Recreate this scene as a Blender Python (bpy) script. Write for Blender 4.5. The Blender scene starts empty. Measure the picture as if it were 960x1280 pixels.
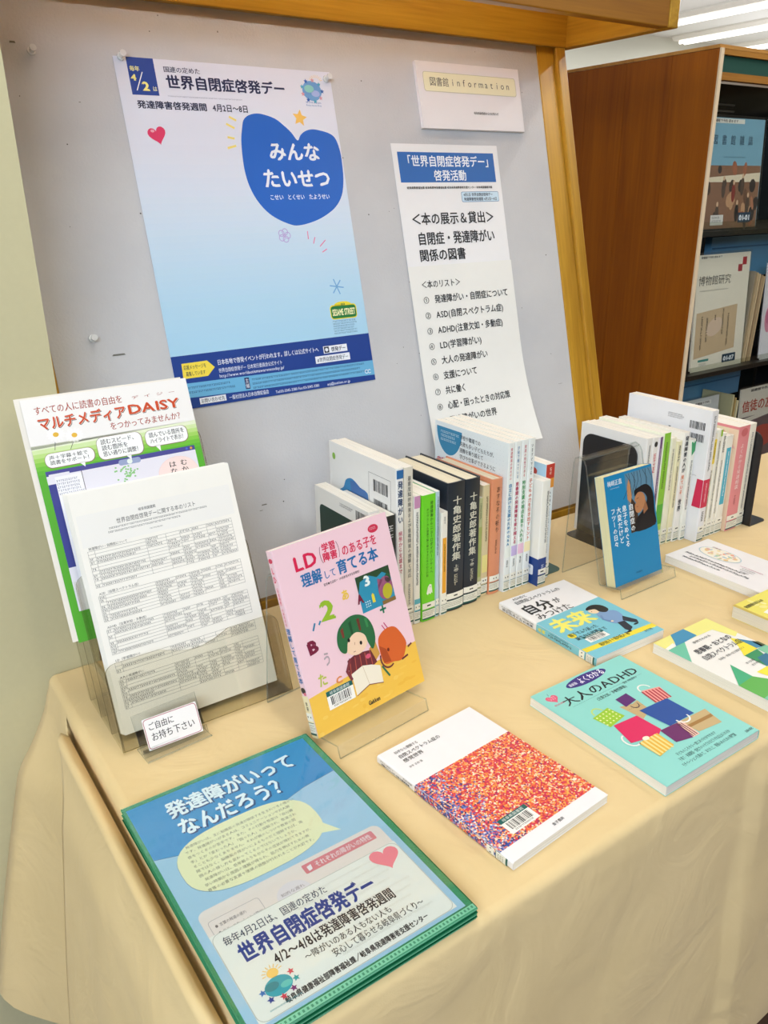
import bpy, math, random
from mathutils import Matrix, Vector
R = math.radians
random.seed(7)
SC = bpy.context.scene
COL = SC.collection
# ------------------------------------------------------------------ camera, world, light, exposure
cam_d = bpy.data.cameras.new('camera'); cam = bpy.data.objects.new('camera', cam_d); COL.objects.link(cam)
cam_d.sensor_fit = 'VERTICAL'; cam_d.sensor_height = 36.0; cam_d.lens = 36.0 * 1015.0 / 1280.0
cam_d.clip_start = 0.02; cam_d.clip_end = 60
_F = Vector((0.5252, 0.7697, -0.3631)).normalized(); _R = Vector((0.8227, -0.5683, -0.0145))
_R = (_R - _R.dot(_F) * _F).normalized(); _U = _R.cross(_F)
cam.matrix_world = Matrix(((_R.x, _U.x, -_F.x, 0), (_R.y, _U.y, -_F.y, 0), (_R.z, _U.z, -_F.z, 0.6109), (0, 0, 0, 1)))
SC.camera = cam
SC.view_settings.view_transform = 'Standard'; SC.view_settings.look = 'None'
SC.view_settings.gamma = 1.0; SC.view_settings.exposure = -0.28; SC.view_settings.use_curve_mapping = False
wd = bpy.data.worlds.new('library_daylight'); SC.world = wd; wd.use_nodes = True
wd.node_tree.nodes['Background'].inputs[0].default_value = (1.0, 0.94, 0.82, 1); wd.node_tree.nodes['Background'].inputs[1].default_value = 0.13


def area(name, loc, size, size_y, power, col=(1, 1, 1), rot=(0, 0, 0)):
    d = bpy.data.lights.new(name, 'AREA'); d.shape = 'RECTANGLE'; d.size = size; d.size_y = size_y
    d.energy = power; d.color = col
    o = bpy.data.objects.new(name, d); o.location = loc; o.rotation_euler = rot; COL.objects.link(o); return o


ZC = 1.75      # ceiling, table top is z = 0, floor z = -0.70
for _x in (-1.2, 0.45, 2.1):
    for _y in (-0.9, 0.75, 2.6):
        area('ceiling_tube_light', (_x, _y, ZC - 0.07), 0.12, 1.25, 10.2, (1.0, 0.94, 0.84))
area('hood_tube_light', (0.85, 1.19, 1.035), 0.95, 0.03, 3.0, (1.0, 0.96, 0.86), (R(180), 0, 0))
area('rack_fill_light', (2.75, 0.15, ZC - 0.07), 0.12, 1.25, 13, (1.0, 0.96, 0.88))  # fill lamp added to brighten the magazines in the rack, no fixture there
for _x, _y in ((4.2, 3.2), (6.4, 3.4), (5.3, 1.6)):
    area('far_tube_light', (_x, _y, ZC - 0.07), 0.15, 1.25, 72, (0.98, 0.99, 1.0))
    area('far_ceiling_fill', (_x, _y, ZC - 0.6), 1.4, 1.4, 11, (0.98, 0.98, 1.0), (R(180), 0, 0))  # upward fill lamps added below the tubes to brighten the far ceiling
area('window_daylight', (-2.6, -0.6, 0.7), 1.6, 2.2, 14, (0.72, 0.84, 1.0), (0, R(-90), 0))


def aim(o, p):
    o.rotation_euler = (Vector(p) - o.location).to_track_quat('-Z', 'Y').to_euler(); return o


aim(area('high_window_light', (-1.5, -1.7, 1.45), 1.8, .5, 84, (0.72, 0.85, 1.0)), (.6, 1.3, .75))


# ------------------------------------------------------------------ helpers
def lin(c):
    return tuple(((v / 12.92) if v <= 0.04045 else ((v + 0.055) / 1.055) ** 2.4) for v in c)


def hx(s):
    s = s.lstrip('#'); return lin(tuple(int(s[i:i + 2], 16) / 255 for i in (0, 2, 4))) + (1,)


MATS = {}


def mk(name):
    m = bpy.data.materials.new(name); m.use_nodes = True
    n = m.node_tree.nodes; n.clear(); l = m.node_tree.links
    out = n.new('ShaderNodeOutputMaterial'); b = n.new('ShaderNodeBsdfPrincipled'); l.new(b.outputs[0], out.inputs[0])
    return m, n, l, b, out


def mat(col, rough=0.45, coat=0.0, var=0.04, scale=60, metal=0, bump=0.0):
    """plain coloured paper / paint / plastic with a faint procedural mottle"""
    key = (col, rough, coat, var, scale, metal, bump)
    if key in MATS: return MATS[key]
    m, n, l, b, out = mk('surface_' + col.strip('#'))
    c = hx(col)
    nz = n.new('ShaderNodeTexNoise'); nz.inputs['Scale'].default_value = scale; nz.inputs['Detail'].default_value = 3
    tc = n.new('ShaderNodeTexCoord'); l.new(tc.outputs['Object'], nz.inputs['Vector'])
    mx = n.new('ShaderNodeMix'); mx.data_type = 'RGBA'
    mx.inputs[6].default_value = tuple(max(0, v * (1 - var)) for v in c[:3]) + (1,)
    mx.inputs[7].default_value = tuple(min(1, v * (1 + var)) for v in c[:3]) + (1,)
    l.new(nz.outputs[0], mx.inputs[0]); l.new(mx.outputs[2], b.inputs['Base Color'])
    b.inputs['Roughness'].default_value = rough; b.inputs['Metallic'].default_value = metal
    b.inputs['Coat Weight'].default_value = coat; b.inputs['Coat Roughness'].default_value = 0.12
    if bump:
        bp = n.new('ShaderNodeBump'); bp.inputs['Strength'].default_value = bump; bp.inputs['Distance'].default_value = 0.001
        l.new(nz.outputs[0], bp.inputs['Height']); l.new(bp.outputs[0], b.inputs['Normal'])
    MATS[key] = m; return m


def ink(col, rough=0.4):
    key = ('ink', col, rough)
    if key not in MATS:
        m, n, l, b, out = mk('ink_' + col.strip('#')); b.inputs['Base Color'].default_value = hx(col)
        b.inputs['Roughness'].default_value = rough; MATS[key] = m
    return MATS[key]


def pages_mat(col='#efe3c2'):
    key = ('pages', col)
    if key in MATS: return MATS[key]
    m, n, l, b, out = mk('page_edges')
    tc = n.new('ShaderNodeTexCoord'); mp = n.new('ShaderNodeMapping'); mp.inputs['Scale'].default_value = (8, 8, 2500)
    nz = n.new('ShaderNodeTexNoise'); nz.inputs['Scale'].default_value = 1.0; nz.inputs['Detail'].default_value = 2
    l.new(tc.outputs['Object'], mp.inputs[0]); l.new(mp.outputs[0], nz.inputs['Vector'])
    rp = n.new('ShaderNodeValToRGB'); c = hx(col)
    rp.color_ramp.elements[0].position = 0.3; rp.color_ramp.elements[0].color = tuple(v * 0.72 for v in c[:3]) + (1,)
    rp.color_ramp.elements[1].position = 0.7; rp.color_ramp.elements[1].color = c
    l.new(nz.outputs[0], rp.inputs[0]); l.new(rp.outputs[0], b.inputs['Base Color']); b.inputs['Roughness'].default_value = 0.8
    MATS[key] = m; return m


def wood(name, dark, light, axis=2, scale=1.0, rough=0.35):
    key = ('wood', name)
    if key in MATS: return MATS[key]
    m, n, l, b, out = mk(name)
    tc = n.new('ShaderNodeTexCoord'); mp = n.new('ShaderNodeMapping')
    s = [14 * scale] * 3; s[axis] = 0.9 * scale; mp.inputs['Scale'].default_value = s
    nz = n.new('ShaderNodeTexNoise'); nz.inputs['Scale'].default_value = 1.6; nz.inputs['Detail'].default_value = 6; nz.inputs['Roughness'].default_value = 0.62
    nz.inputs['Distortion'].default_value = 0.6
    l.new(tc.outputs['Object'], mp.inputs[0]); l.new(mp.outputs[0], nz.inputs['Vector'])
    s2 = [160 * scale] * 3; s2[axis] = 5 * scale
    mp2 = n.new('ShaderNodeMapping'); mp2.inputs['Scale'].default_value = s2; l.new(tc.outputs['Object'], mp2.inputs[0])
    nz2 = n.new('ShaderNodeTexNoise'); nz2.inputs['Scale'].default_value = 1.5; l.new(mp2.outputs[0], nz2.inputs['Vector'])
    ad = n.new('ShaderNodeMath'); ad.operation = 'MULTIPLY_ADD'; ad.inputs[1].default_value = 0.35
    l.new(nz2.outputs[0], ad.inputs[0]); l.new(nz.outputs[0], ad.inputs[2])
    oi = n.new('ShaderNodeObjectInfo'); ad2 = n.new('ShaderNodeMath'); ad2.operation = 'MULTIPLY_ADD'; ad2.inputs[1].default_value = 0.10
    l.new(oi.outputs['Random'], ad2.inputs[0]); l.new(ad.outputs[0], ad2.inputs[2])
    rp = n.new('ShaderNodeValToRGB'); rp.color_ramp.elements[0].position = 0.45; rp.color_ramp.elements[0].color = hx(dark)
    rp.color_ramp.elements[1].position = 0.92; rp.color_ramp.elements[1].color = hx(light)
    l.new(ad2.outputs[0], rp.inputs[0]); l.new(rp.outputs[0], b.inputs['Base Color'])
    b.inputs['Roughness'].default_value = rough; b.inputs['Coat Weight'].default_value = 0.15; b.inputs['Coat Roughness'].default_value = 0.25
    MATS[key] = m; return m


def clear(name, tint, refl=0.10, rough=0.04, haze=0.0, hazecol='#ffffff'):
    """thin clear plastic: tinted see-through with a fresnel gloss"""
    key = ('clear', name)
    if key in MATS: return MATS[key]
    m, n, l, b, out = mk(name); n.remove(b)
    tr = n.new('ShaderNodeBsdfTransparent'); tr.inputs[0].default_value = tint + (1,)
    gl = n.new('ShaderNodeBsdfGlossy'); gl.inputs['Roughness'].default_value = rough
    lw = n.new('ShaderNodeLayerWeight'); lw.inputs['Blend'].default_value = 0.5
    nz = n.new('ShaderNodeTexNoise'); nz.inputs['Scale'].default_value = 25
    pw = n.new('ShaderNodeMath'); pw.operation = 'POWER'; pw.inputs[1].default_value = 5.0; l.new(lw.outputs['Facing'], pw.inputs[0])
    mu = n.new('ShaderNodeMath'); mu.operation = 'MULTIPLY_ADD'; mu.inputs[1].default_value = 0.9; mu.inputs[2].default_value = 0.035 + 0.03 * refl
    l.new(pw.outputs[0], mu.inputs[0])
    bp = n.new('ShaderNodeBump'); bp.inputs['Strength'].default_value = 0.02; l.new(nz.outputs[0], bp.inputs['Height']); l.new(bp.outputs[0], gl.inputs['Normal'])
    ms = n.new('ShaderNodeMixShader'); l.new(mu.outputs[0], ms.inputs[0]); l.new(tr.outputs[0], ms.inputs[1]); l.new(gl.outputs[0], ms.inputs[2])
    last = ms
    if haze:
        df = n.new('ShaderNodeBsdfDiffuse'); df.inputs[0].default_value = hx(hazecol)
        m2 = n.new('ShaderNodeMixShader'); m2.inputs[0].default_value = haze
        l.new(ms.outputs[0], m2.inputs[1]); l.new(df.outputs[0], m2.inputs[2]); last = m2
    l.new(last.outputs[0], out.inputs[0]); MATS[key] = m; return m


class MB:
    def __init__(s): s.V = []; s.F = []; s.M = []; s.mats = []; s.smooth = False

    def mi(s, m):
        if m not in s.mats: s.mats.append(m)
        return s.mats.index(m)

    def poly(s, pts, m):
        b = len(s.V); s.V += [tuple(p) for p in pts]; s.F.append(tuple(range(b, b + len(pts)))); s.M.append(s.mi(m))

    def box(s, a, c, m, mx=None):
        x0, y0, z0 = a; x1, y1, z1 = c; b = len(s.V)
        v = [Vector(p) for p in ((x0, y0, z0), (x1, y0, z0), (x1, y1, z0), (x0, y1, z0), (x0, y0, z1), (x1, y0, z1), (x1, y1, z1), (x0, y1, z1))]
        if mx is not None: v = [mx @ p for p in v]
        s.V += [tuple(p) for p in v]
        for f in ((0, 3, 2, 1), (4, 5, 6, 7), (0, 1, 5, 4), (1, 2, 6, 5), (2, 3, 7, 6), (3, 0, 4, 7)):
            s.F.append(tuple(b + i for i in f)); s.M.append(s.mi(m))

    def extrude(s, prof, a, c, m, axis=1, closed=True):
        """closed 2D profile swept along an axis from a to c; prof gives the other two axes in order"""
        def P(p, t):
            q = list(p); q.insert(axis, t); return tuple(q)
        n = len(prof); b = len(s.V); s.V += [P(p, a) for p in prof] + [P(p, c) for p in prof]; k = s.mi(m)
        for i in range(n):
            j = (i + 1) % n; s.F.append((b + i, b + j, b + n + j, b + n + i)); s.M.append(k)
        s.F.append(tuple(range(b, b + n))[::-1]); s.M.append(k)
        s.F.append(tuple(range(b + n, b + 2 * n))); s.M.append(k)

    def cyl(s, p, q, r, m, n=10, r2=None):
        p = Vector(p); q = Vector(q); r2 = r if r2 is None else r2
        d = (q - p).normalized(); a = d.orthogonal().normalized(); e = d.cross(a); b = len(s.V); k = s.mi(m)
        for c, rr in ((p, r), (q, r2)):
            for i in range(n):
                t = 2 * math.pi * i / n; s.V.append(tuple(c + a * rr * math.cos(t) + e * rr * math.sin(t)))
        for i in range(n):
            j = (i + 1) % n; s.F.append((b + i, b + j, b + n + j, b + n + i)); s.M.append(k)
        s.F.append(tuple(range(b, b + n))[::-1]); s.M.append(k); s.F.append(tuple(range(b + n, b + 2 * n))); s.M.append(k)

    def build(s, name, parent=None, mx=None, bevel=0, smooth=False):
        me = bpy.data.meshes.new(name)
        me.from_pydata(s.V, [], s.F)
        for m in s.mats: me.materials.append(m)
        me.polygons.foreach_set('material_index', s.M)
        if smooth: me.polygons.foreach_set('use_smooth', [True] * len(s.F))
        me.update()
        o = bpy.data.objects.new(name, me); COL.objects.link(o)
        if parent: o.parent = parent
        if mx is not None: o.matrix_local = mx
        if bevel:
            bv = o.modifiers.new('bevel', 'BEVEL'); bv.width = bevel; bv.segments = 2; bv.limit_method = 'ANGLE'
        return o


def tag(o, label=None, cat=None, group=None, kind=None):
    if label: o['label'] = label
    if cat: o['category'] = cat
    if group: o['group'] = group
    if kind: o['kind'] = kind
    return o


def thing(name, label, cat, mx=None, group=None):
    o = bpy.data.objects.new(name, None); o.empty_display_size = 0.05; COL.objects.link(o)
    if mx is not None: o.matrix_world = mx
    return tag(o, label, cat, group)


def copy_thing(o, label=None, dloc=(0, 0, 0)):
    c = o.copy(); COL.objects.link(c); c.location = o.location + Vector(dloc)
    if label: c['label'] = label
    for ch in o.children:
        d = ch.copy(); COL.objects.link(d); d.parent = c
        for g in ch.children:
            e = g.copy(); COL.objects.link(e); e.parent = d
    return c


def frame(org, x, y, z):
    return Matrix(((x[0], y[0], z[0], org[0]), (x[1], y[1], z[1], org[1]), (x[2], y[2], z[2], org[2]), (0, 0, 0, 1)))


# ------------------------------------------------------------------ glyphs and page art
_fc = bpy.data.curves.new('glyph_source', 'FONT'); _fo = bpy.data.objects.new('glyph_source', _fc); _fc.size = 1.0
GL = {}


def glyph(ch, bold, res=2):
    k = (ch, res)
    if k not in GL:
        _fc.body = ch; _fc.resolution_u = res
        me = bpy.data.meshes.new_from_object(_fo)
        V = [(v.co.x, v.co.y) for v in me.vertices]; F = [tuple(p.vertices) for p in me.polygons]
        bpy.data.meshes.remove(me)
        if ord(ch) > 0x2000: adv = 1.0
        elif ch == ' ' or not V: adv = 0.32
        else: adv = max(v[0] for v in V) + 0.06
        GL[k] = (V, F, adv)
    return GL[k]


class Page:
    """flat print, in millimetres from the top left corner: u right, v down, layer l"""
    def __init__(s, curved=0): s.V = []; s.F = []; s.M = []; s.mats = []; s.curved = curved

    def mi(s, c):
        m = ink(c) if isinstance(c, str) else c
        if m not in s.mats: s.mats.append(m)
        return s.mats.index(m)

    def poly(s, pts, c, l=1):
        a = sum(pts[i][0] * pts[(i + 1) % len(pts)][1] - pts[(i + 1) % len(pts)][0] * pts[i][1] for i in range(len(pts)))
        if a > 0: pts = pts[::-1]          # v runs down: keep the face towards the viewer
        b = len(s.V); s.V += [(p[0], p[1], l) for p in pts]; s.F.append(tuple(range(b, b + len(pts)))); s.M.append(s.mi(c))

    def blob(s, pts, c, l=1, k=4):
        n = len(pts); P = []
        for i in range(n):
            a, b, d, e = pts[i - 1], pts[i], pts[(i + 1) % n], pts[(i + 2) % n]
            for j in range(k):
                t = j / k; t2, t3 = t * t, t * t * t
                P.append(tuple(.5 * (2 * b[q] + (d[q] - a[q]) * t + (2 * a[q] - 5 * b[q] + 4 * d[q] - e[q]) * t2 + (3 * b[q] - a[q] - 3 * d[q] + e[q]) * t3) for q in (0, 1)))
        s.poly(P, c, l)

    def rect(s, a, b, c, d, col, l=1):
        if s.curved:
            n = 6
            for i in range(n):
                x0 = a + (c - a) * i / n; x1 = a + (c - a) * (i + 1) / n
                s.poly([(x0, b), (x1, b), (x1, d), (x0, d)], col, l)
        else: s.poly([(a, b), (c, b), (c, d), (a, d)], col, l)

    def rr(s, a, b, c, d, r, col, l=1, n=5):
        P = []
        for cx, cy, t0 in ((c - r, b + r, -90), (c - r, d - r, 0), (a + r, d - r, 90), (a + r, b + r, 180)):
            for i in range(n + 1):
                t = R(t0 + 90 * i / n); P.append((cx + r * math.cos(t), cy + r * math.sin(t)))
        s.poly(P, col, l)

    def ell(s, cx, cy, rx, ry, col, l=1, n=24, rot=0, a0=0, a1=360):
        P = []
        for i in range(n):
            t = R(a0 + (a1 - a0) * i / (n if a1 - a0 == 360 else n - 1)); x = rx * math.cos(t); y = ry * math.sin(t); c = math.cos(R(rot)); q = math.sin(R(rot))
            P.append((cx + x * c - y * q, cy + x * q + y * c))
        s.poly(P, col, l)

    def line(s, pts, w, col, l=1):
        for i in range(len(pts) - 1):
            (x0, y0), (x1, y1) = pts[i], pts[i + 1]; d = math.hypot(x1 - x0, y1 - y0) or 1
            nx, ny = -(y1 - y0) / d * w / 2, (x1 - x0) / d * w / 2; ex, ey = (x1 - x0) / d * w * .3, (y1 - y0) / d * w * .3
            s.poly([(x0 - ex + nx, y0 - ey + ny), (x1 + ex + nx, y1 + ey + ny), (x1 + ex - nx, y1 + ey - ny), (x0 - ex - nx, y0 - ey - ny)], col, l + .2 * (i % 2))

    def arc(s, cx, cy, rx, ry, a0, a1, w, col, l=1, n=12):
        s.line([(cx + rx * math.cos(R(a0 + (a1 - a0) * i / n)), cy + ry * math.sin(R(a0 + (a1 - a0) * i / n))) for i in range(n + 1)], w, col, l)

    def star(s, cx, cy, r, col, l=1, k=5, ri=.45, rot=-90):
        s.poly([(cx + (r if i % 2 == 0 else r * ri) * math.cos(R(rot + 180 * i / k)), cy + (r if i % 2 == 0 else r * ri) * math.sin(R(rot + 180 * i / k))) for i in range(2 * k)], col, l)

    def heart(s, cx, cy, r, col, l=1, rot=0):
        P = []
        for i in range(28):
            t = 2 * math.pi * i / 28; x = r * math.sin(t) ** 3; y = -r * (13 * math.cos(t) - 5 * math.cos(2 * t) - 2 * math.cos(3 * t) - math.cos(4 * t)) / 16
            P.append((cx + x * math.cos(R(rot)) - y * math.sin(R(rot)), cy + x * math.sin(R(rot)) + y * math.cos(R(rot))))
        s.poly(P, col, l)

    def frame(s, a, b, c, d, w, col, l=1):
        s.line([(a, b), (c, b)], w, col, l); s.line([(c, b), (c, d)], w, col, l); s.line([(c, d), (a, d)], w, col, l); s.line([(a, d), (a, b)], w, col, l)

    def rframe(s, a, b, c, d, r, w, col, l=1, n=5):
        P = []
        for cx, cy, t0 in ((c - r, b + r, -90), (c - r, d - r, 0), (a + r, d - r, 90), (a + r, b + r, 180)):
            for i in range(n + 1):
                t = R(t0 + 90 * i / n); P.append((cx + r * math.cos(t), cy + r * math.sin(t)))
        s.line(P + [P[0]], w, col, l)

    def put(s, ch, x, y, sx, sy, col, bold, l, rot=0, res=2):
        V, F, adv = glyph(ch, bold, res); b = len(s.V); k = s.mi(col); c = math.cos(R(rot)); q = math.sin(R(rot))
        offs = ((0, 0),) if bold < .006 else (((-bold, 0), (bold, 0)) if bold < .018 else ((-bold, -bold * .5), (bold, -bold * .5), (0, bold)))
        for n_, (ox, oy) in enumerate(offs):       # heavier lettering is laid down in slightly shifted passes
            b = len(s.V)
            for vx, vy in V:
                px = (vx + ox) * sx; py = -(vy + oy) * sy
                s.V.append((x + px * c - py * q, y + px * q + py * c, l + .12 * n_))
            for f in F: s.F.append(tuple(b + i for i in f)); s.M.append(k)
        return adv * sx

    def t(s, txt, u0, v0, u1, v1, col, bold=0.012, l=3, rot=0, res=2):
        """text filling the box u0..u1 by v0..v1"""
        W = sum(glyph(ch, bold, res)[2] for ch in txt); sx = (u1 - u0) / W; sy = (v1 - v0) / 0.92
        x = 0; c = math.cos(R(rot)); q = math.sin(R(rot)); oy = (v1 - v0) - 0.09 * sy
        for ch in txt:
            px, py = x, oy
            x += s.put(ch, u0 + px * c - py * q, v0 + px * q + py * c, sx, sy, col, bold, l, rot, res)

    def tv(s, txt, u0, v0, u1, v1, col, bold=0.012, l=3, res=1):
        n = len(txt); h = (v1 - v0) / n; w = u1 - u0
        for i, ch in enumerate(txt):
            if ch == ' ': continue
            if ch in 'ー〜（）()―':
                s.put(ch, u0 + w * .12, v0 + h * i, h * (.95 if ord(ch) > 0x2000 else 1), w * .95, col, bold, l, 90, res)
            else:
                V, F, adv = glyph(ch, bold, res); s.put(ch, u0 + (w * (1 - adv) / 2 if adv < 1 else 0), v0 + h * i + h * .86, w, h * .95, col, bold, l, 0, res)

    def gk(s, u0, v0, u1, v1, rows, col, l=2, fill=.6, ch=None):
        """lines of print too small to read"""
        ph = (v1 - v0) / rows; h = ph * fill
        for r in range(rows):
            y = v0 + ph * r; x = u0; e = u1 - (random.random() * .25 * (u1 - u0) if rows > 1 else 0)
            while x < e:
                w = h * random.uniform(.7, 1.0)
                s.poly([(x, y), (x + w * .75, y), (x + w * .75, y + h * .22), (x, y + h * .22)], col, l)
                k = random.random() * .4 * w
                s.poly([(x + k, y), (x + k + w * .2, y), (x + k + w * .2, y + h), (x + k, y + h)], col, l)
                if random.random() < .7: s.poly([(x, y + h * .7), (x + w * .8, y + h * .7), (x + w * .8, y + h * .92), (x, y + h * .92)], col, l)
                x += w * 1.12

    def gkv(s, u0, v0, u1, v1, col, l=2):
        w = u1 - u0; y = v0
        while y + w < v1:
            h = w * random.uniform(.75, 1.0)
            s.poly([(u0, y), (u1, y), (u1, y + h * .2), (u0, y + h * .2)], col, l)
            k = random.random() * .6 * w
            s.poly([(u0 + k, y), (u0 + k + w * .22, y), (u0 + k + w * .22, y + h * .85), (u0 + k, y + h * .85)], col, l)
            if random.random() < .7: s.poly([(u0, y + h * .6), (u1, y + h * .6), (u1, y + h * .8), (u0, y + h * .8)], col, l)
            y += h * 1.12

    def barcode(s, a, b, c, d, col='#222222', l=4):
        x = a
        while x < c:
            w = random.choice((.35, .35, .7, 1.0)) * (c - a) / 22; s.poly([(x, b), (x + w, b), (x + w, d), (x, d)], col, l); x += w + random.choice((.5, .5, 1)) * (c - a) / 22

    def into(s, mb, f):
        b = len(mb.V)
        mb.V += [tuple(f(u, v, l)) for u, v, l in s.V]
        mm = [mb.mi(m) for m in s.mats]
        mb.F += [tuple(b + i for i in fc) for fc in s.F]; mb.M += [mm[i] for i in s.M]


def LZ(l): return 0.00016 + 0.00011 * l


# ------------------------------------------------------------------ books
def lib_label(T, dy=0, small=False):
    """two stickers near the foot of a spine"""
    p = Page(curved=1); a = .6; c = T - .6
    p.rect(a, 0, c, 10, '#f2f0e4', 5); p.line([(T / 2 - min(3, T / 4), 5), (T / 2 + min(3, T / 4), 5)], 2.2, '#222222', 6)
    p.rect(a, 12, c, 28, '#eeede0', 5); p.rect(a, 25.5, c, 28, '#0f5a52', 6); p.rect(a, 12, c, 12.8, '#0f5a52', 6)
    p.gk(a + .8, 15, c - .8, 24, 3, '#777766', 6)
    return p


def book(name, label, W, H, T, mx, spine='right', cov='#f2efe8', front=None, sp=None, back=None, hard=False, lab=26, barcode=None, pg='#f8f4ea', group=None, coat=.25, bulge=None, labcol=None, spcol=None):
    """W, H, T in mm; front(page), sp(page) draw the print. frame: x cover width, y height, z thickness"""
    root = thing(name, label, 'book', mx, group)
    t = 2.2 if hard else .35; w, h, th = W / 1000, H / 1000, T / 1000; tt = t / 1000
    r = min(.0012, th * .2); bg = (bulge if bulge is not None else (2.0 if hard else .5)) / 1000
    cm = mat(cov, .38, coat, .02); mb = MB(); N = 8
    out = [(0, th), (w - r, th)]; inn = [(0, th - tt), (w - r - tt, th - tt)]
    for i in range(N + 1):
        z = th - r - (th - 2 * r) * i / N; k = 1 - (2 * (z / th) - 1) ** 2
        out.append((w + bg * k, z)); inn.append((w - max(tt, .0004) + bg * k * .8, min(max(z, tt), th - tt)))
    out += [(w - r, 0), (0, 0)]; inn += [(w - r - tt, tt), (0, tt)]
    prof = out + inn[::-1]; b = len(mb.V); n = len(prof); no = len(out)
    mb.V += [(x, 0, z) for x, z in prof] + [(x, h, z) for x, z in prof]; k = mb.mi(cm)
    ks = mb.mi(mat(spcol, .38, coat, .02)) if spcol else k
    for i in range(n):
        j = (i + 1) % n; mb.F.append((b + i, b + j, b + n + j, b + n + i)); mb.M.append(ks if 1 <= i < no - 2 else k)
    for i in range(no - 1):
        a0, a1 = i, i + 1; b0, b1 = n - 1 - i, n - 2 - i
        mb.F.append((b + a0, b + b0, b + b1, b + a1)); mb.M.append(k)
        mb.F.append((b + n + a0, b + n + a1, b + n + b1, b + n + b0)); mb.M.append(k)

    def spf(u, v, l):
        z = th - u / 1000; kk = 1 - (2 * (z / th) - 1) ** 2
        return (w + bg * kk + LZ(l), h - v / 1000, z)
    if front: p = Page(); front(p); p.into(mb, lambda u, v, l: (u / 1000, h - v / 1000, th + LZ(l)))
    if sp: p = Page(curved=1); sp(p); p.into(mb, spf)
    flip = Matrix.Identity(4)
    co = mb
    if spine == 'left':
        # mirror the solid in x, then redraw print unmirrored
        mb2 = MB(); mb2.mats = []; base = MB(); base.V = mb.V[:b + 2 * n]; nf = n + 2 * (no - 1)
        mb2.V = [(w - x, y, z) for x, y, z in base.V]; mb2.F = [f[::-1] for f in mb.F[:nf]]; mb2.mats = [cm] + ([mat(spcol, .38, coat, .02)] if spcol else []); mb2.M = mb.M[:nf]
        if front: p = Page(); front(p); p.into(mb2, lambda u, v, l: (u / 1000, h - v / 1000, th + LZ(l)))

        def spl(u, v, l):
            z = u / 1000; kk = 1 - (2 * (z / th) - 1) ** 2
            return (-bg * kk - LZ(l), h - v / 1000, z)
        if sp: p = Page(curved=1); sp(p); p.into(mb2, spl)
        co = mb2; spf = spl
    co.build('cover', root)
    pb = MB(); i = .0022 if hard else .0004; e = .0004 if not hard else .003
    if spine == 'right': pb.box((e, i, tt), (w - tt - .0006, h - i, th - tt), pages_mat(pg))
    else: pb.box((tt + .0006, i, tt), (w - e, h - i, th - tt), pages_mat(pg))
    pb.build('pages', root)
    if lab:
        lb = MB(); p = lib_label(T)
        f0 = spf; off = H - 28.5 - lab * .3
        p.into(lb, lambda u, v, l: f0(u, v + off, l)); tag(lb.build('spine_label', root), 'white library sticker with dark green lines')
    if barcode:
        bu, bv, bw, bh = barcode; lb = MB(); p = Page()
        p.rect(0, 0, bw, bh, '#f6f4ee', 5); p.rect(0, 0, bw, bh * .27, '#0f5f5c', 6); p.t('岐阜県図書館', bw * .12, bh * .05, bw * .88, bh * .23, '#e8efe8', .0, 7, res=1)
        p.barcode(bw * .12, bh * .33, bw * .88, bh * .78, l=6); p.gk(bw * .18, bh * .83, bw * .8, bh * .97, 1, '#333333', 6)
        p.into(lb, lambda u, v, l: ((bu + u) / 1000, h - (bv + v) / 1000, th + LZ(l))); tag(lb.build('barcode_label', root), 'white barcode sticker with teal band')
    return root


def row_mx(X1, Y, W): return frame((X1, Y + W / 1000, 0.0006), (0, -1, 0), (0, 0, 1), (-1, 0, 0))


def flat_mx(tlx, tly, th, H, z=0.0006):
    c, q = math.cos(R(th)), math.sin(R(th)); h = H / 1000
    return frame((tlx + h * q, tly - h * c, z), (c, q, 0), (-q, c, 0), (0, 0, 1))


def lean_mx(x, y, z, yaw, lean, T):
    c, q = math.cos(R(yaw)), math.sin(R(yaw)); u = Vector((c, q, 0)); nb = Vector((-q, c, 0))
    v = math.cos(R(lean)) * Vector((0, 0, 1)) + math.sin(R(lean)) * nb; w = u.cross(v)
    o = Vector((x, y, z)) - w * (T / 1000)
    return frame(o, u, v, w)


# ------------------------------------------------------------------ the room
def plaster(name, col, bump=.15, scale=120):
    return mat(col, .8, 0, .03, scale, 0, bump)


WALLM = plaster('wall', '#cdc49c')
mb = MB(); mb.box((-3, -4.2, -.75), (10, 5, -.70), mat('#5a4030', .6, .1, .25, 9)); tag(mb.build('floor'), kind='structure')
mb = MB(); mb.box((-3, 1.07, -.70), (.232, 1.20, ZC), WALLM); tag(mb.build('wall_left'), kind='structure')
mb = MB(); mb.box((.232, 1.95, -.70), (.9, 2.05, ZC), WALLM); tag(mb.build('wall_behind'), kind='structure')
mb = MB(); mb.box((-1, 4.8, -.70), (10, 4.95, ZC), plaster('far', '#dfe0d2')); tag(mb.build('wall_back'), kind='structure')
mb = MB(); mb.box((9.9, -4, -.70), (10, 4.8, ZC), WALLM); tag(mb.build('wall_right'), kind='structure')
mb = MB(); mb.box((-3, -4.2, ZC), (10, 5, ZC + .06), plaster('ceil', '#e9ebea', .05, 300)); ceil = tag(mb.build('ceiling'), kind='structure')
TUBE, _n, _l, _b, _o = mk('lit_tube'); _b.inputs['Base Color'].default_value = (1, 1, 1, 1); _b.inputs['Emission Color'].default_value = (1, .97, .9, 1); _b.inputs['Emission Strength'].default_value = 2.5
WM = mat('#eceae4', .5)


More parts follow.
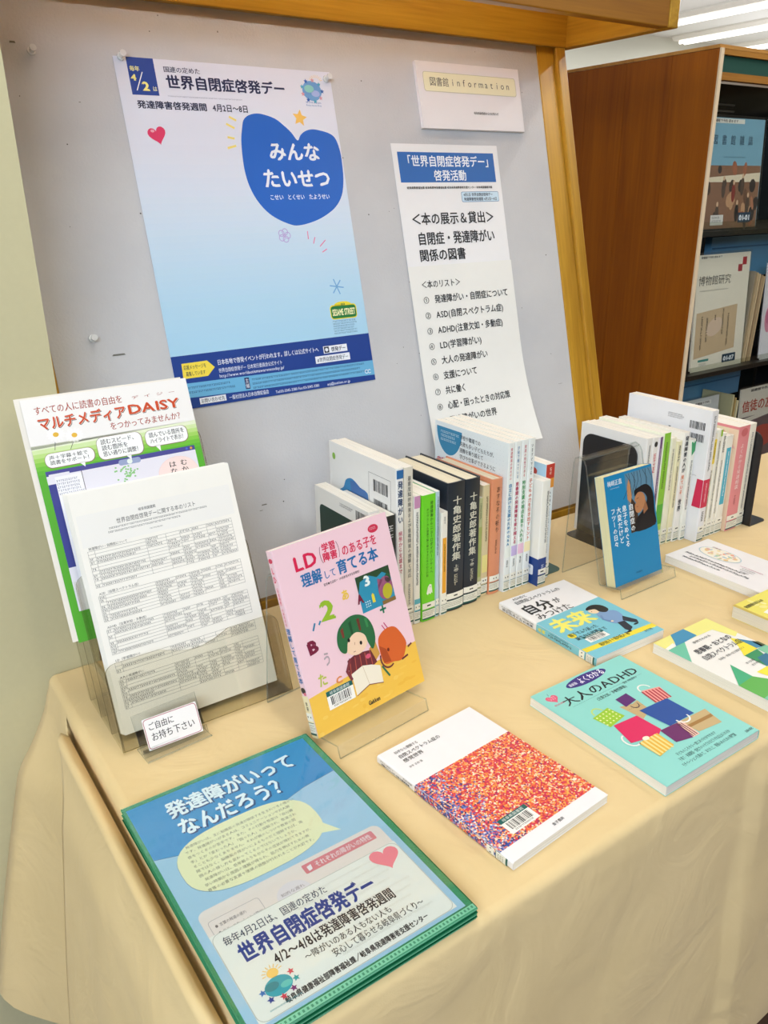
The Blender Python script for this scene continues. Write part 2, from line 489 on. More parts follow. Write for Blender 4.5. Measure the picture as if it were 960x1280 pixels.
def fixture(x, y, label):
    L = .62
    root = thing('ceiling_light', label, 'light', Matrix.Translation((x, y, ZC)), 'recessed ceiling tube lights')
    b = MB(); prof = [(-.10, 0), (.10, 0), (.10, -.012), (.075, -.035), (-.075, -.035), (-.10, -.012)]
    b.extrude(prof, -L, L, WM); b.build('housing', root)
    b = MB(); b.cyl((-.03, -L + .03, -.047), (-.03, L - .03, -.047), .012, TUBE, 10); b.build('tube', root)
    b = MB(); b.cyl((.03, -L + .03, -.047), (.03, L - .03, -.047), .012, TUBE, 10); b.build('tube', root)


for x, y, s in ((5.41, 3.85, 'long lit ceiling tube light nearest the wooden hood'), (6.13, 4.1, 'second lit ceiling tube light, right of the hood corner'),
                (6.9, 4.2, 'lit ceiling tube light at the right edge, farthest back')):
    fixture(x, y, s)

# ------------------------------------------------------------------ display board with hood (one piece of furniture)
LEAN = 13.7; YB = 1.105; cl, sl = math.cos(R(LEAN)), math.sin(R(LEAN))


def BM(x, s, d=0):
    """frame on the leaning board: x right, y up the slope, z out of the board"""
    return frame((x, YB + s * sl - d * cl, s * cl + d * sl), (1, 0, 0), (0, sl, cl), (0, -cl, sl))


VIN, n, l, b, o = mk('grey_board_vinyl')
tc = n.new('ShaderNodeTexCoord'); vo = n.new('ShaderNodeTexVoronoi'); vo.inputs['Scale'].default_value = 320; l.new(tc.outputs['Object'], vo.inputs['Vector'])
nz = n.new('ShaderNodeTexNoise'); nz.inputs['Scale'].default_value = 7; nz.inputs['Detail'].default_value = 6; l.new(tc.outputs['Object'], nz.inputs['Vector'])
rp = n.new('ShaderNodeValToRGB'); rp.color_ramp.elements[0].position = .3; rp.color_ramp.elements[0].color = hx('#c2c3c7'); rp.color_ramp.elements[1].position = .7; rp.color_ramp.elements[1].color = hx('#ccccce')
l.new(nz.outputs[0], rp.inputs[0]); l.new(rp.outputs[0], b.inputs['Base Color']); b.inputs['Roughness'].default_value = .55
nz3 = n.new('ShaderNodeTexNoise'); nz3.inputs['Scale'].default_value = 260; nz3.inputs['Detail'].default_value = 3; l.new(tc.outputs['Object'], nz3.inputs['Vector'])
bp = n.new('ShaderNodeBump'); bp.inputs['Strength'].default_value = .5; bp.inputs['Distance'].default_value = .0012; l.new(nz3.outputs[0], bp.inputs['Height']); l.new(bp.outputs[0], b.inputs['Normal'])
OAK = wood('honey_oak', '#94660f', '#ca9a30'); OAKX = wood('honey_oak_rail', '#94660f', '#ca9a30', 0); OAKY = wood('honey_oak_return', '#94660f', '#ca9a30', 1)
OAKD = wood('amber_valance', '#84500f', '#a8701c', 0)

unit = thing('display_board', 'grey vinyl notice board leaning back in a honey wood frame with a deep wooden hood', 'notice board', Matrix.Translation((.8, 1.3, -.7)))
UI = unit.matrix_world.inverted()


def upart(mbx, name, mx=None, **k):
    o = mbx.build(name, unit, (UI @ mx) if mx is not None else UI.copy(), **k); return o


bx = MB(); bx.box((.262, -.005, -.012), (1.276, .918, 0), VIN); upart(bx, 'board_panel', BM(0, 0))
bx = MB(); bx.box((1.276, -.005, -.03), (1.321, .905, .002), OAKY); upart(bx, 'stile', BM(0, 0), bevel=.0015)
bx = MB(); bx.box((1.3215, -.005, -.06), (1.347, .905, .011), OAKY); upart(bx, 'edge_post', BM(0, 0), bevel=.003)
bx = MB(); bx.box((.234, -.005, -.03), (.2615, .905, .002), OAKY); upart(bx, 'stile', BM(0, 0), bevel=.0015)
bx = MB(); bx.box((.236, 1.104, -.70), (1.347, 1.40, -.012), OAK); upart(bx, 'base_cabinet', bevel=.002)
zb = .879
bx = MB(); bx.box((.236, 1.306, zb), (1.352, 1.33, 1.10), OAKX); upart(bx, 'back_rail', bevel=.0015)
bx = MB(); bx.box((.236, 1.062, zb), (1.345, 1.084, 1.10), OAKD); upart(bx, 'front_valance', bevel=.002)
bx = MB(); bx.box((1.3455, 1.06, zb), (1.37, 1.33, 1.10), OAKY); upart(bx, 'hood_end', bevel=.002)
bx = MB(); bx.box((.236, 1.0845, zb), (.256, 1.3055, 1.10), OAKY); upart(bx, 'hood_end', bevel=.002)
bx = MB(); bx.box((.23, 1.055, 1.1002), (1.376, 1.335, 1.118), OAKX); upart(bx, 'hood_top', bevel=.002)
bx = MB(); bx.cyl((.33, 1.19, 1.065), (1.25, 1.19, 1.065), .013, TUBE, 12); upart(bx, 'hood_tube')
# panel joint and pin holes in the vinyl
bx = MB(); random.seed(3); DK = ink('#3a3a36')
for i in range(46):
    x = random.uniform(.28, 1.26); s = random.uniform(.12, .89); r = random.uniform(.0006, .0013)
    bx.poly([(x + r * math.cos(t * 1.05), s + r * math.sin(t * 1.05), .0004) for t in range(6)], DK)
for (x, s, w, h) in ((.37, .76, .003, .003), (.294, .832, .008, .009), (.535, .145, .010, .006), (.53, .137, .006, .003), (.60, .871, .002, .008), (.664, .795, .008, .0012), (1.235, .25, .012, .002), (.345, .41, .02, .008), (.86, .905, .0012, .03)):
    bx.poly([(x, s, .0005), (x + w, s, .0005), (x + w * .9, s + h * .3, .0005), (x + .1 * w, s + h * .3, .0005)], ink('#6f6f66'))
tag(upart(bx, 'pin_holes', BM(0, 0)), 'small dark pin holes and scuffs', kind='stuff')

PINM = clear('clear_pin_plastic', (.93, .95, .95), .4)


def push_pin(x, s, label, d=.0):
    root = thing('push_pin', label, 'push pin', BM(x, s, d + .0004), 'clear push pins on the board')
    b = MB(); b.cyl((0, 0, 0), (0, 0, .003), .0055, mat('#e4e6e6', .15, .8), 14); b.cyl((0, 0, .003), (0, 0, .011), .0032, mat('#e4e6e6', .15, .8), 12, .0026); b.cyl((0, 0, .011), (0, 0, .014), .0045, mat('#e4e6e6', .15, .8), 14); b.build('head', root)


push_pin(.320, .823, 'clear push pin stuck alone in the board left of the poster')
push_pin(.4415, .8245, 'clear push pin at the top left corner of the poster', .002)
push_pin(.781, .814, 'clear push pin at the top right corner of the poster', .002)
push_pin(.322, .438, 'clear push pin low on the board above the leaflet holder')


def sheet(name, label, cat, W, H, x, s, th, draw, base='#f3f2ee', curl=None, rough=.5, coat=0, rot=0, rise=.0008):
    """paper W x H mm whose top left corner is at x, s on the board"""
    mxx = BM(x, s, rise) @ Matrix.Rotation(R(rot), 4, 'Z'); b = MB(); m = mat(base, rough, coat, .015)
    cf = curl or (lambda u, v: 0); nu, nv = (8, 16) if curl else (1, 1)

    def f(u, v, l): return (u / 1000, -v / 1000, th + LZ(l) + cf(u, v))
    for i in range(nu):
        for j in range(nv):
            a, c, e, g = W * i / nu, W * (i + 1) / nu, H * j / nv, H * (j + 1) / nv
            b.poly([f(a, g, -1.5), f(c, g, -1.5), f(c, e, -1.5), f(a, e, -1.5)], m)
            b.poly([(q[0], q[1], q[2] - th) for q in (f(a, e, -1.5), f(c, e, -1.5), f(c, g, -1.5), f(a, g, -1.5))], m)
    for (p, q) in (((0, 0), (W, 0)), ((W, 0), (W, H)), ((W, H), (0, H)), ((0, H), (0, 0))):
        for k in range(max(nu, nv)):
            k0, k1 = k / max(nu, nv), (k + 1) / max(nu, nv)
            A = f(p[0] + (q[0] - p[0]) * k0, p[1] + (q[1] - p[1]) * k0, -1.5); B = f(p[0] + (q[0] - p[0]) * k1, p[1] + (q[1] - p[1]) * k1, -1.5)
            b.poly([A, B, (B[0], B[1], B[2] - th), (A[0], A[1], A[2] - th)], m)
    p = Page(); draw(p); p.into(b, f)
    o = b.build(name); o.matrix_world = mxx; return tag(o, label, cat)


def poster(p):
    # pale sky and lilac paper; the printed puppets are left out
    p.poly([(0, 0), (360, 0), (360, 110), (0, 110)], '#e5e8f6', 1)
    for i in range(34):
        k = i / 33; k = k * k * (3 - 2 * k) * .6 + k * .4
        p.rect(0, 110 + i * 9.4, 360, 119.4 + i * 9.4, '#%02x%02x%02x' % (int(229 - 57 * k), int(232 - 17 * k), int(246 - 5 * k)), 1.2 if i == 0 else 1 + .1 * (i == 0))
    p.poly([(18.5, 0), (58.8, 0), (59, 51.2), (18.5, 51.5)], '#1f4597', 2)
    p.t('毎年', 21, 12, 36, 19, '#f4ee9a', .02); p.t('4', 21, 22, 29, 33, '#f6ee8e', .05); p.line([(26.8, 45), (39, 20)], 1.4, '#ffffff', 3)
    p.t('2', 35.5, 31, 46.5, 46.5, '#f6ee8e', .05); p.t('は', 50.5, 38.5, 57.5, 45.5, '#f4f0c0', .02)
    p.t('国連の定めた', 71.9, 9.5, 130, 17.5, '#1c2a55', .015); p.t('世界自閉症啓発デー', 72.5, 21.5, 272, 40.5, '#16244f', .032)
    p.gk(72, 50.3, 192, 52.8, 1, '#8890a8'); p.t('発達障害啓発週間', 22.5, 59, 131, 70, '#1a2447', .028); p.t('4月2日〜8日', 140, 59, 200, 70, '#1a2447', .025)
    # globe emblem with small figures round it
    p.ell(321, 31, 18, 15.5, '#6fa3d8', 2); p.ell(316, 28, 9, 6, '#8fd0c8', 3); p.ell(327, 35, 8, 5, '#a7b8e6', 3)
    for a in range(0, 360, 40): p.star(321 + 19 * math.cos(R(a)), 31 + 16.5 * math.sin(R(a)), 4, ['#2d62b5', '#d79aa8', '#4fa9c6'][a // 40 % 3], 4)
    for a in range(200, 345, 18): p.line([(331 + 8 * math.cos(R(a)), 16 + 6 * math.sin(R(a))), (331 + 13 * math.cos(R(a)), 16 + 10 * math.sin(R(a)))], .8, '#f0d79a', 3)
    p.t('World Autism', 306, 47, 335, 50.8, '#5a86c0', .01, res=1); p.t('Awareness Day', 306, 51.5, 335, 55.2, '#5a86c0', .01, res=1)
    p.star(290, 74, 13.5, '#f3c463', 2, 5, .48, -80)
    p.blob([(184.5, 90.3), (189, 80), (198.8, 73.1), (213, 70), (227.3, 71.5), (245, 77), (258.8, 86.9), (270, 97), (279.3, 109), (286, 101), (295.7, 94.4), (309, 91), (324, 92.2), (343, 97), (353, 105.9), (358, 126), (358, 148.4), (356, 170), (350, 191.6), (339, 208), (324, 220.2), (300, 232), (274.8, 239.3), (255, 242), (241.6, 240), (220, 231), (202.7, 218.8), (188, 200), (179.2, 178.4), (176, 157), (176.3, 134.3), (179, 110)], '#1763c4', 2)
    p.t('みんな', 223, 113, 318, 141, '#f2f6ff', .035); p.t('たいせつ', 205, 154, 331, 183, '#f2f6ff', .035)
    p.t('こせい', 212, 193, 237, 201.5, '#e8f0ff', .02); p.t('とくせい', 244, 193, 276, 201.5, '#e8f0ff', .02); p.t('たようせい', 284, 193, 324, 201.5, '#e8f0ff', .02)
    p.heart(44.5, 106, 14, '#e23a68', 2, -12); p.ell(38, 101, 3, 2, '#f0a8b8', 3)
    for a, b in (((165.5, 77), (175, 81.5)), ((158.7, 87.5), (170, 93)), ((157.5, 107), (167, 108.5)), ((154.6, 122.8), (167.6, 119.5))): p.line([a, b], 3.2, '#f6e27c', 2)
    for k in range(5): p.arc(227 + 6 * math.cos(R(72 * k)), 257 + 6 * math.sin(R(72 * k)), 5, 5, 0, 360, 1.2, '#b8a4dc', 2)
    for a, b in (((270.8, 252), (270.3, 264)), ((283, 262), (279, 271.4)), ((302, 267.4), (290.7, 276.6)), ((302.4, 281.8), (293.6, 286.2))): p.line([a, b], 1.6, '#e879a8', 2)
    for k in range(6): p.line([(310.5, 344), (310.5 + 13 * math.cos(R(60 * k + 10)), 344 + 13 * math.sin(R(60 * k + 10)))], 2, '#6fa9dc', 2)
    p.rr(290, 374, 343, 398, 6, '#f2df3a', 2); p.ell(316.5, 374.5, 17, 5.5, '#f2df3a', 2); p.rr(291.5, 376, 341.5, 396.5, 5, '#1b7a3c', 3)
    p.t('SESAME STREET', 294, 379.5, 339.5, 393, '#f6f3c0', .045, 4); p.t('123', 312, 371.5, 321, 376, '#1b7a3c', .02, 4)
    p.gk(292, 400, 341, 424, 6, '#5f7f9c')
    p.rect(0, 427, 360, 508, '#1b3f8f', 2); p.poly([(0, 469), (360, 474), (360, 499), (0, 491)], '#6cb3dc', 3)
    p.poly([(14.8, 439), (56.6, 438.5), (67.5, 450), (54, 462), (13.7, 462)], '#f5dd4e', 3); p.t('応援メッセージを', 17, 442, 54, 449, '#222a44', .01, 4, res=1); p.t('募集しています', 19, 452, 51, 459, '#222a44', .01, 4, res=1)
    p.t('日本各地で啓発イベントが行われます。詳しくは公式サイトへ', 72.7, 439.5, 256, 448, '#f0f4ff', .015, 4); p.t('世界自閉症啓発デー 日本実行委員会公式サイト', 72.6, 453, 185, 460, '#e8eefc', .008, 4)
    p.t('http://www.worldautismawarenessday.jp/', 72.4, 461.5, 187, 468, '#e8eefc', .01, 4)
    p.rect(265, 440, 312, 452, '#eef2fa', 4); p.rect(266.5, 441, 276, 451, '#222a44', 5); p.ell(271.2, 446, 3, 3, '#eef2fa', 6); p.t('啓発デー', 280, 442.5, 309, 450, '#222a44', .02, 5)
    p.rect(247, 455, 315, 467, '#eef2fa', 4); p.t('#世界自閉症啓発デー', 250, 457.5, 312, 465, '#222a44', .012, 5)
    p.gk(16, 475, 100, 489, 2, '#1c3a70', 4, .42); p.rect(113, 473, 121, 491, '#1b2f66', 4); p.tv('主催', 113.5, 474, 120.5, 490, '#eef2fa', .0, 5)
    p.gk(126, 476, 352, 496, 3, '#1c3a70', 4, .42)
    p.rect(33, 494, 77, 503.5, '#eef2fa', 4); p.t('お問い合わせ先', 35, 495.5, 75, 502, '#222a44', .008, 5)
    p.t('一般社団法人日本自閉症協会', 82, 496.5, 152, 503.5, '#e8eefc', .01, 4); p.t('Tel:03-3345-3380 Fax:03-3345-3381', 164, 499.5, 246, 505.5, '#e8eefc', .01, 4); p.t('asj@autism.or.jp', 262, 500, 308, 506, '#e8eefc', .01, 4)
    p.arc(344, 492, 3, 3, 40, 320, 1.1, '#eef2fa', 5); p.arc(350, 492, 3, 3, 40, 320, 1.1, '#eef2fa', 5)


sheet('poster', 'large pale blue autism awareness day poster with a big blue heart, pinned to the board', 'poster', 360, 508, .4305, .8255, .0004, poster, '#e6e8f6', rough=.32, coat=.5)


def info(p):
    p.rr(13, 17, 235, 50.5, 5, '#c9c9b4', 1); p.rr(14, 18, 234, 49.5, 4.5, '#f3f0cf', 2)
    p.t('図書館', 26.5, 26, 71, 41, '#4a4a42', 0, 3); x = 73
    for ch in 'information':
        V, F, adv = glyph(ch, 0, 2); p.put(ch, x + (13.4 - adv * 15) / 2, 38.5, 16, 17, '#4a4a42', 0, 3); x += 13.4
    p.t('岐阜県図書館からのお知らせ', 122, 81, 183, 86, '#333333', .01, 3)


sheet('information_sign', 'thick white information sign board mounted above the hanging book list', 'sign', 246, 113, .967, .8545, .007, info, '#efedf0', rise=.001)


def banner1(p):
    p.rect(11, 14, 235, 66, '#1a63b2', 1); p.t('「世界自閉症啓発デー」', 20, 20, 232, 39, '#eef4fc', .022); p.t('啓発活動', 86, 45, 163, 63.5, '#eef4fc', .022)
    p.t('岐阜県障害福祉課 岐阜県精神保健福祉課 岐阜県発達障害者支援センター 岐阜県図書館共催', 22, 73, 223, 77.5, '#222222', .02, res=1)
    p.rr(145, 83, 237, 101.5, 3, '#3f79ad', 1); p.rr(145.8, 83.8, 236.2, 100.7, 2.6, '#cfe6f6', 2)
    p.t('4月2日 世界自閉症啓発デー', 150, 85.5, 222, 91.5, '#1c2a44', .02, res=1); p.t('発達障害啓発週間 4月2日〜8日', 150, 93.5, 232, 99.5, '#1c2a44', .02, res=1)
    p.t('＜本の展示＆貸出＞', 22, 119, 219, 140, '#16171c', .02); p.t('自閉症・発達障がい', 30, 153, 215, 175, '#16171c', .022); p.t('関係の図書', 29, 183, 138, 204, '#16171c', .022)


sheet('banner_sheet', 'upper sheet of the white book list banner with a blue title block', 'notice', 247, 213, .8945, .716, .0003, banner1, '#f1f1f3', rise=.0012)


def banner2(p):
    p.t('＜本のリスト＞', 24, 26, 116, 40, '#17181c', .015)
    L = ['① 発達障がい・自閉症について', '② ASD(自閉スペクトラム症)', '③ ADHD(注意欠如・多動症)', '④ LD(学習障がい)', '⑤ 大人の発達障がい', '⑥ 支援について', '⑦ 共に働く', '⑧ 心配・困ったときの対応策', '⑨ 発達障がいの世界', '⑩ 読みもの']
    E = [231, 214, 208, 149, 160, 128, 95, 198, 157, 120]
    for i, s in enumerate(L):
        v = 53 + 27.8 * i; p.t(s[0], 24 - i * .6, v + 1, 38 - i * .6, v + 14, '#17181c', .012); p.t(s[2:], 50 - i * .8, v, E[i], v + 14.5, '#17181c', .018)


sheet('banner_sheet', 'lower sheet of the book list banner with ten numbered lines, curling at its foot', 'notice', 249, 352, .8935, .5045, .0003, banner2, '#f0f0ec',
      curl=lambda u, v: (.002 + .030 * max(0, (v - 150) / 200) ** 2 * (.25 + .75 * u / 250)), rise=.0004)

# ------------------------------------------------------------------ table and cloth
TX0, TX1, TY0, TY1 = .156, 1.97, .404, 1.066
tb = thing('folding_table', 'long table hidden under the beige cloth, carrying the book display', 'table', Matrix.Translation((1.0, .73, -.7)))
TI = tb.matrix_world.inverted(); bx = MB(); bx.box((TX0 + .012, TY0 + .012, -.03), (TX1 - .012, TY1 - .008, -.0035), mat('#8b6b45', .5)); bx.build('table_top', tb, TI.copy())
for x in (.26, 1.86):
    for y in (.48, 1.0):
        bx = MB(); bx.cyl((x, y, -.70), (x, y, -.03), .014, mat('#777777', .3, metal=1)); bx.build('leg', tb, TI.copy())
CL, n, l, b, o = mk('beige_cotton_cloth')
tc = n.new('ShaderNodeTexCoord'); nz = n.new('ShaderNodeTexNoise'); nz.inputs['Scale'].default_value = 5; nz.inputs['Detail'].default_value = 5; l.new(tc.outputs['Object'], nz.inputs['Vector'])
rp = n.new('ShaderNodeValToRGB'); rp.color_ramp.elements[0].position = .3; rp.color_ramp.elements[0].color = hx('#dcc28e'); rp.color_ramp.elements[1].position = .75; rp.color_ramp.elements[1].color = hx('#e6cc9a')
l.new(nz.outputs[0], rp.inputs[0]); l.new(rp.outputs[0], b.inputs['Base Color']); b.inputs['Roughness'].default_value = .9; b.inputs['Sheen Weight'].default_value = .1
wv = n.new('ShaderNodeTexNoise'); wv.inputs['Scale'].default_value = 900; l.new(tc.outputs['Object'], wv.inputs['Vector'])
cr = n.new('ShaderNodeTexNoise'); cr.inputs['Scale'].default_value = 9; cr.inputs['Detail'].default_value = 3; cr.inputs['Distortion'].default_value = 1.5; l.new(tc.outputs['Object'], cr.inputs['Vector'])
b1 = n.new('ShaderNodeBump'); b1.inputs['Strength'].default_value = .25; b1.inputs['Distance'].default_value = .0006; l.new(wv.outputs[0], b1.inputs['Height'])
b2 = n.new('ShaderNodeBump'); b2.inputs['Strength'].default_value = .5; b2.inputs['Distance'].default_value = .008; l.new(cr.outputs[0], b2.inputs['Height']); l.new(b1.outputs[0], b2.inputs['Normal']); l.new(b2.outputs[0], b.inputs['Normal'])


def sm(a, b, x): t = max(0, min(1, (x - a) / (b - a))); return t * t * (3 - 2 * t)


def cloth():
    D = .475; rr = .012; nd = 44
    cols = []   # (x, y, nx, ny, side, q)
    def corner(cx, cy, a0):
        for i in range(1, 8): a = R(a0 + 90 * i / 8); cols.append((cx + rr * math.cos(a), cy + rr * math.sin(a), math.cos(a), math.sin(a), 'c', 0))
    N = 150
    for i in range(N + 1): x = TX0 + rr + (TX1 - TX0 - 2 * rr) * i / N; cols.append((x, TY0, 0, -1, 'f', x))
    corner(TX1 - rr, TY0 + rr, -90)
    for i in range(31): cols.append((TX1, TY0 + rr + (TY1 - TY0 - 2 * rr) * i / 30, 1, 0, 'r', 0))
    corner(TX1 - rr, TY1 - rr, 0)
    for i in range(41): cols.append((TX1 - rr - (TX1 - TX0 - 2 * rr) * i / 40, TY1, 0, 1, 'b', 0))
    corner(TX0 + rr, TY1 - rr, 90)
    ys = [TY1 - rr - .0084 * i for i in range(11)] + [.9655]
    for y in ys: cols.append((TX0, y, -1, 0, 'lb', (y - .9655) / .0885))
    for i in range(70): y = .9650 - (.9650 - TY0 - rr) * i / 69; cols.append((TX0, y, -1, 0, 'lf', y))
    corner(TX0 + rr, TY0 + rr, 180)
    V = []; nc = len(cols)

    def at(c, k):
        x, y, nx, ny, side, q = c
        if k <= 5:
            a = R(90 * k / 5); o_ = (rr - .0008) * (math.sin(a) - 1); z = rr * math.cos(a) - rr
            return (x + nx * o_, y + ny * o_, z)
        d = (k - 5) / (nd - 5) * D; t = d / D
        if side == 'f':
            w = .004 * math.sin(q * 9 + 1) * t + .0015 * math.sin(q * 31 + 3 * t) * t + .001 * math.sin(q * 23 + d * 30)
            o_ = .002 + .018 * t + w
            sx = .79 - .02 * t
            if q > sx: o_ += .010 * sm(0, .010, q - sx) * sm(0, .03, d) * (1 - .3 * sm(.1, .5, q - sx))
            return (x, y - max(.0005, o_), -rr - d)
        if side == 'b': return (x, y + .0015, -rr - d)
        if side == 'r': return (x + .002 + .03 * t + .008 * math.sin(y * 30) * t, y, -rr - d)
        fl = (.045 * sm(0, .13, d) + .24 * max(0, d - .08)) 
        if side == 'c':
            if nx < 0 and ny > 0: return (x - fl, y - .0, -rr - d) if True else 0
            if nx < 0: return (x + nx * (.012 + .05 * t), y + ny * (.004 + .02 * t), -rr - d)
            return (x + nx * .02 * t, y + ny * (.02 * t if ny < 0 else 0), -rr - d)
        if side == 'lb':
            w = .012 * math.sin(q * 7 + 2 * t) * t
            o_ = .004 + .02 * t + (fl - .02 * t) * q ** .9 + w
            hem = -.03 * (1 - q) * t ** 3
            return (x - o_, y - .12 * (1 - q) * min(1, d / .1), -rr - d + hem)
        if side == 'lf':
            am = sm(.42, .50, q); g = sm(.55, .965, q)
            # valley, ridge, hang
            if d < .022: o_ = -.003 * am; z = -rr - d * (1.1 + 1.1 * am)
            elif d < .065:
                s = (d - .022) / .043; a = s * math.pi
                o_ = -.002 + am * (.012 * (1 - math.cos(a))); z = -rr - .024 - .024 * am + am * (.050 * math.sin(a * .62)) - (1 - am) * .04 * s
            else:
                s = (d - .065) / (D - .065)
                o_ = .022 * am + am * (.05 * s + .012 * sm(0, .2, s)) + .02 * s * (1 - am); z = (-rr - .024 + am * .0225) - (1 - am) * .04 - (d - .065) * 1.04
                o_ += .004 * math.sin(q * 26 + s * 3) * s
            return (x - o_, y - g * .10 * sm(0, .14, d), z)
    for k in range(nd + 1):
        for c in cols: V.append(at(c, k))
    F = [tuple(range(nc))]
    for k in range(nd):
        for i in range(nc):
            j = (i + 1) % nc
            F.append((k * nc + i, (k + 1) * nc + i, (k + 1) * nc + j, k * nc + j))
    me = bpy.data.meshes.new('tablecloth'); me.from_pydata(V, [], F); me.materials.append(CL)
    me.polygons.foreach_set('use_smooth', [True] * len(F)); me.polygons[0].use_smooth = False; me.update()
    o = bpy.data.objects.new('tablecloth', me); COL.objects.link(o)
    return tag(o, 'plain beige cloth draped over the display table, bunched in a fold at its left side', 'tablecloth')


cloth()
random.seed(11)
# ------------------------------------------------------------------ books lying on the table
KEEP = '#1d1d22'


def f_dots(p):
    m, n, l, b, o = mk('confetti_print')
    tc = n.new('ShaderNodeTexCoord'); vo = n.new('ShaderNodeTexVoronoi'); vo.inputs['Scale'].default_value = 520; vo.inputs['Randomness'].default_value = 1
    l.new(tc.outputs['Object'], vo.inputs['Vector']); sp_ = n.new('ShaderNodeSeparateColor'); l.new(vo.outputs['Color'], sp_.inputs[0])
    hs = n.new('ShaderNodeValToRGB'); hs.color_ramp.interpolation = 'CONSTANT'
    C = [(0, '#d02c48'), (.2, '#e4583c'), (.34, '#ee964a'), (.44, '#f3cfa4'), (.49, '#cf2a62'), (.58, '#ee7a48'), (.7, '#f2b04e'), (.78, '#8a3060'), (.82, '#f3c49a'), (.9, '#c43a3c'), (.94, '#f8e4d0')]
    while len(hs.color_ramp.elements) < len(C): hs.color_ramp.elements.new(.5)
    for e, (q, c) in zip(hs.color_ramp.elements, C): e.position = q; e.color = hx(c)
    l.new(sp_.outputs[0], hs.inputs[0])
    h2 = n.new('ShaderNodeValToRGB'); h2.color_ramp.interpolation = 'CONSTANT'
    C2 = [(0, '#3a4f9c'), (.25, '#8a98cc'), (.4, '#e9e0e4'), (.5, '#2d2f66'), (.65, '#d96a70'), (.78, '#5a6fb8'), (.9, '#f1c4a0')]
    while len(h2.color_ramp.elements) < len(C2): h2.color_ramp.elements.new(.5)
    for e, (q, c) in zip(h2.color_ramp.elements, C2): e.position = q; e.color = hx(c)
    l.new(sp_.outputs[1], h2.inputs[0])
    xs = n.new('ShaderNodeSeparateXYZ'); l.new(tc.outputs['Object'], xs.inputs[0])
    nz = n.new('ShaderNodeTexNoise'); nz.inputs['Scale'].default_value = 30; l.new(tc.outputs['Object'], nz.inputs['Vector'])
    ma = n.new('ShaderNodeMath'); ma.operation = 'MULTIPLY_ADD'; ma.inputs[1].default_value = -16; ma.inputs[2].default_value = .22; l.new(xs.outputs[0], ma.inputs[0])
    mb_ = n.new('ShaderNodeMath'); mb_.operation = 'ADD'; l.new(ma.outputs[0], mb_.inputs[0]); l.new(nz.outputs[0], mb_.inputs[1])
    gt = n.new('ShaderNodeMath'); gt.operation = 'GREATER_THAN'; l.new(mb_.outputs[0], gt.inputs[0]); l.new(sp_.outputs[2], gt.inputs[1])
    mx = n.new('ShaderNodeMix'); mx.data_type = 'RGBA'; l.new(gt.outputs[0], mx.inputs[0]); l.new(hs.outputs[0], mx.inputs[6]); l.new(h2.outputs[0], mx.inputs[7])
    l.new(mx.outputs[2], b.inputs['Base Color']); b.inputs['Roughness'].default_value = .4
    f_dots.m = m
    p.rect(0, 66, 148, 193, m, 1)
    p.t('科学から理解する', 17, 8, 52, 13, '#4a4a4a', .0, 3); p.t('自閉スペクトラム症の', 16, 16, 79, 22.5, '#3a3a3a', .01, 3); p.t('感覚世界', 16, 24.5, 45.5, 31, '#3a3a3a', .01, 3)
    p.t('井手 正和 著', 14.5, 38, 34, 41.5, '#4a4a4a', 0, 3); p.t('金子書房', 68, 199.5, 85, 203.5, '#333333', .01, 3)


def s_dots(p):
    p.rect(.3, 66, 9.7, 193, f_dots.m, 1); p.tv('科学から理解する', 5.8, 6, 8, 30, '#444444', 0, 3); p.tv('自閉スペクトラム症の感覚世界', 1.8, 8, 5.2, 58, '#222222', .02, 3)
    p.tv('井手正和', 6, 46, 8.4, 62, '#333333', .01, 3)


book('book', 'lying white book with a red and orange confetti square, right of the folder stack', 148, 210, 10, flat_mx(.4235, .642, 4.4, 210), 'left', '#f0eef0', f_dots, s_dots, lab=20, barcode=(27, 162, 41, 23))


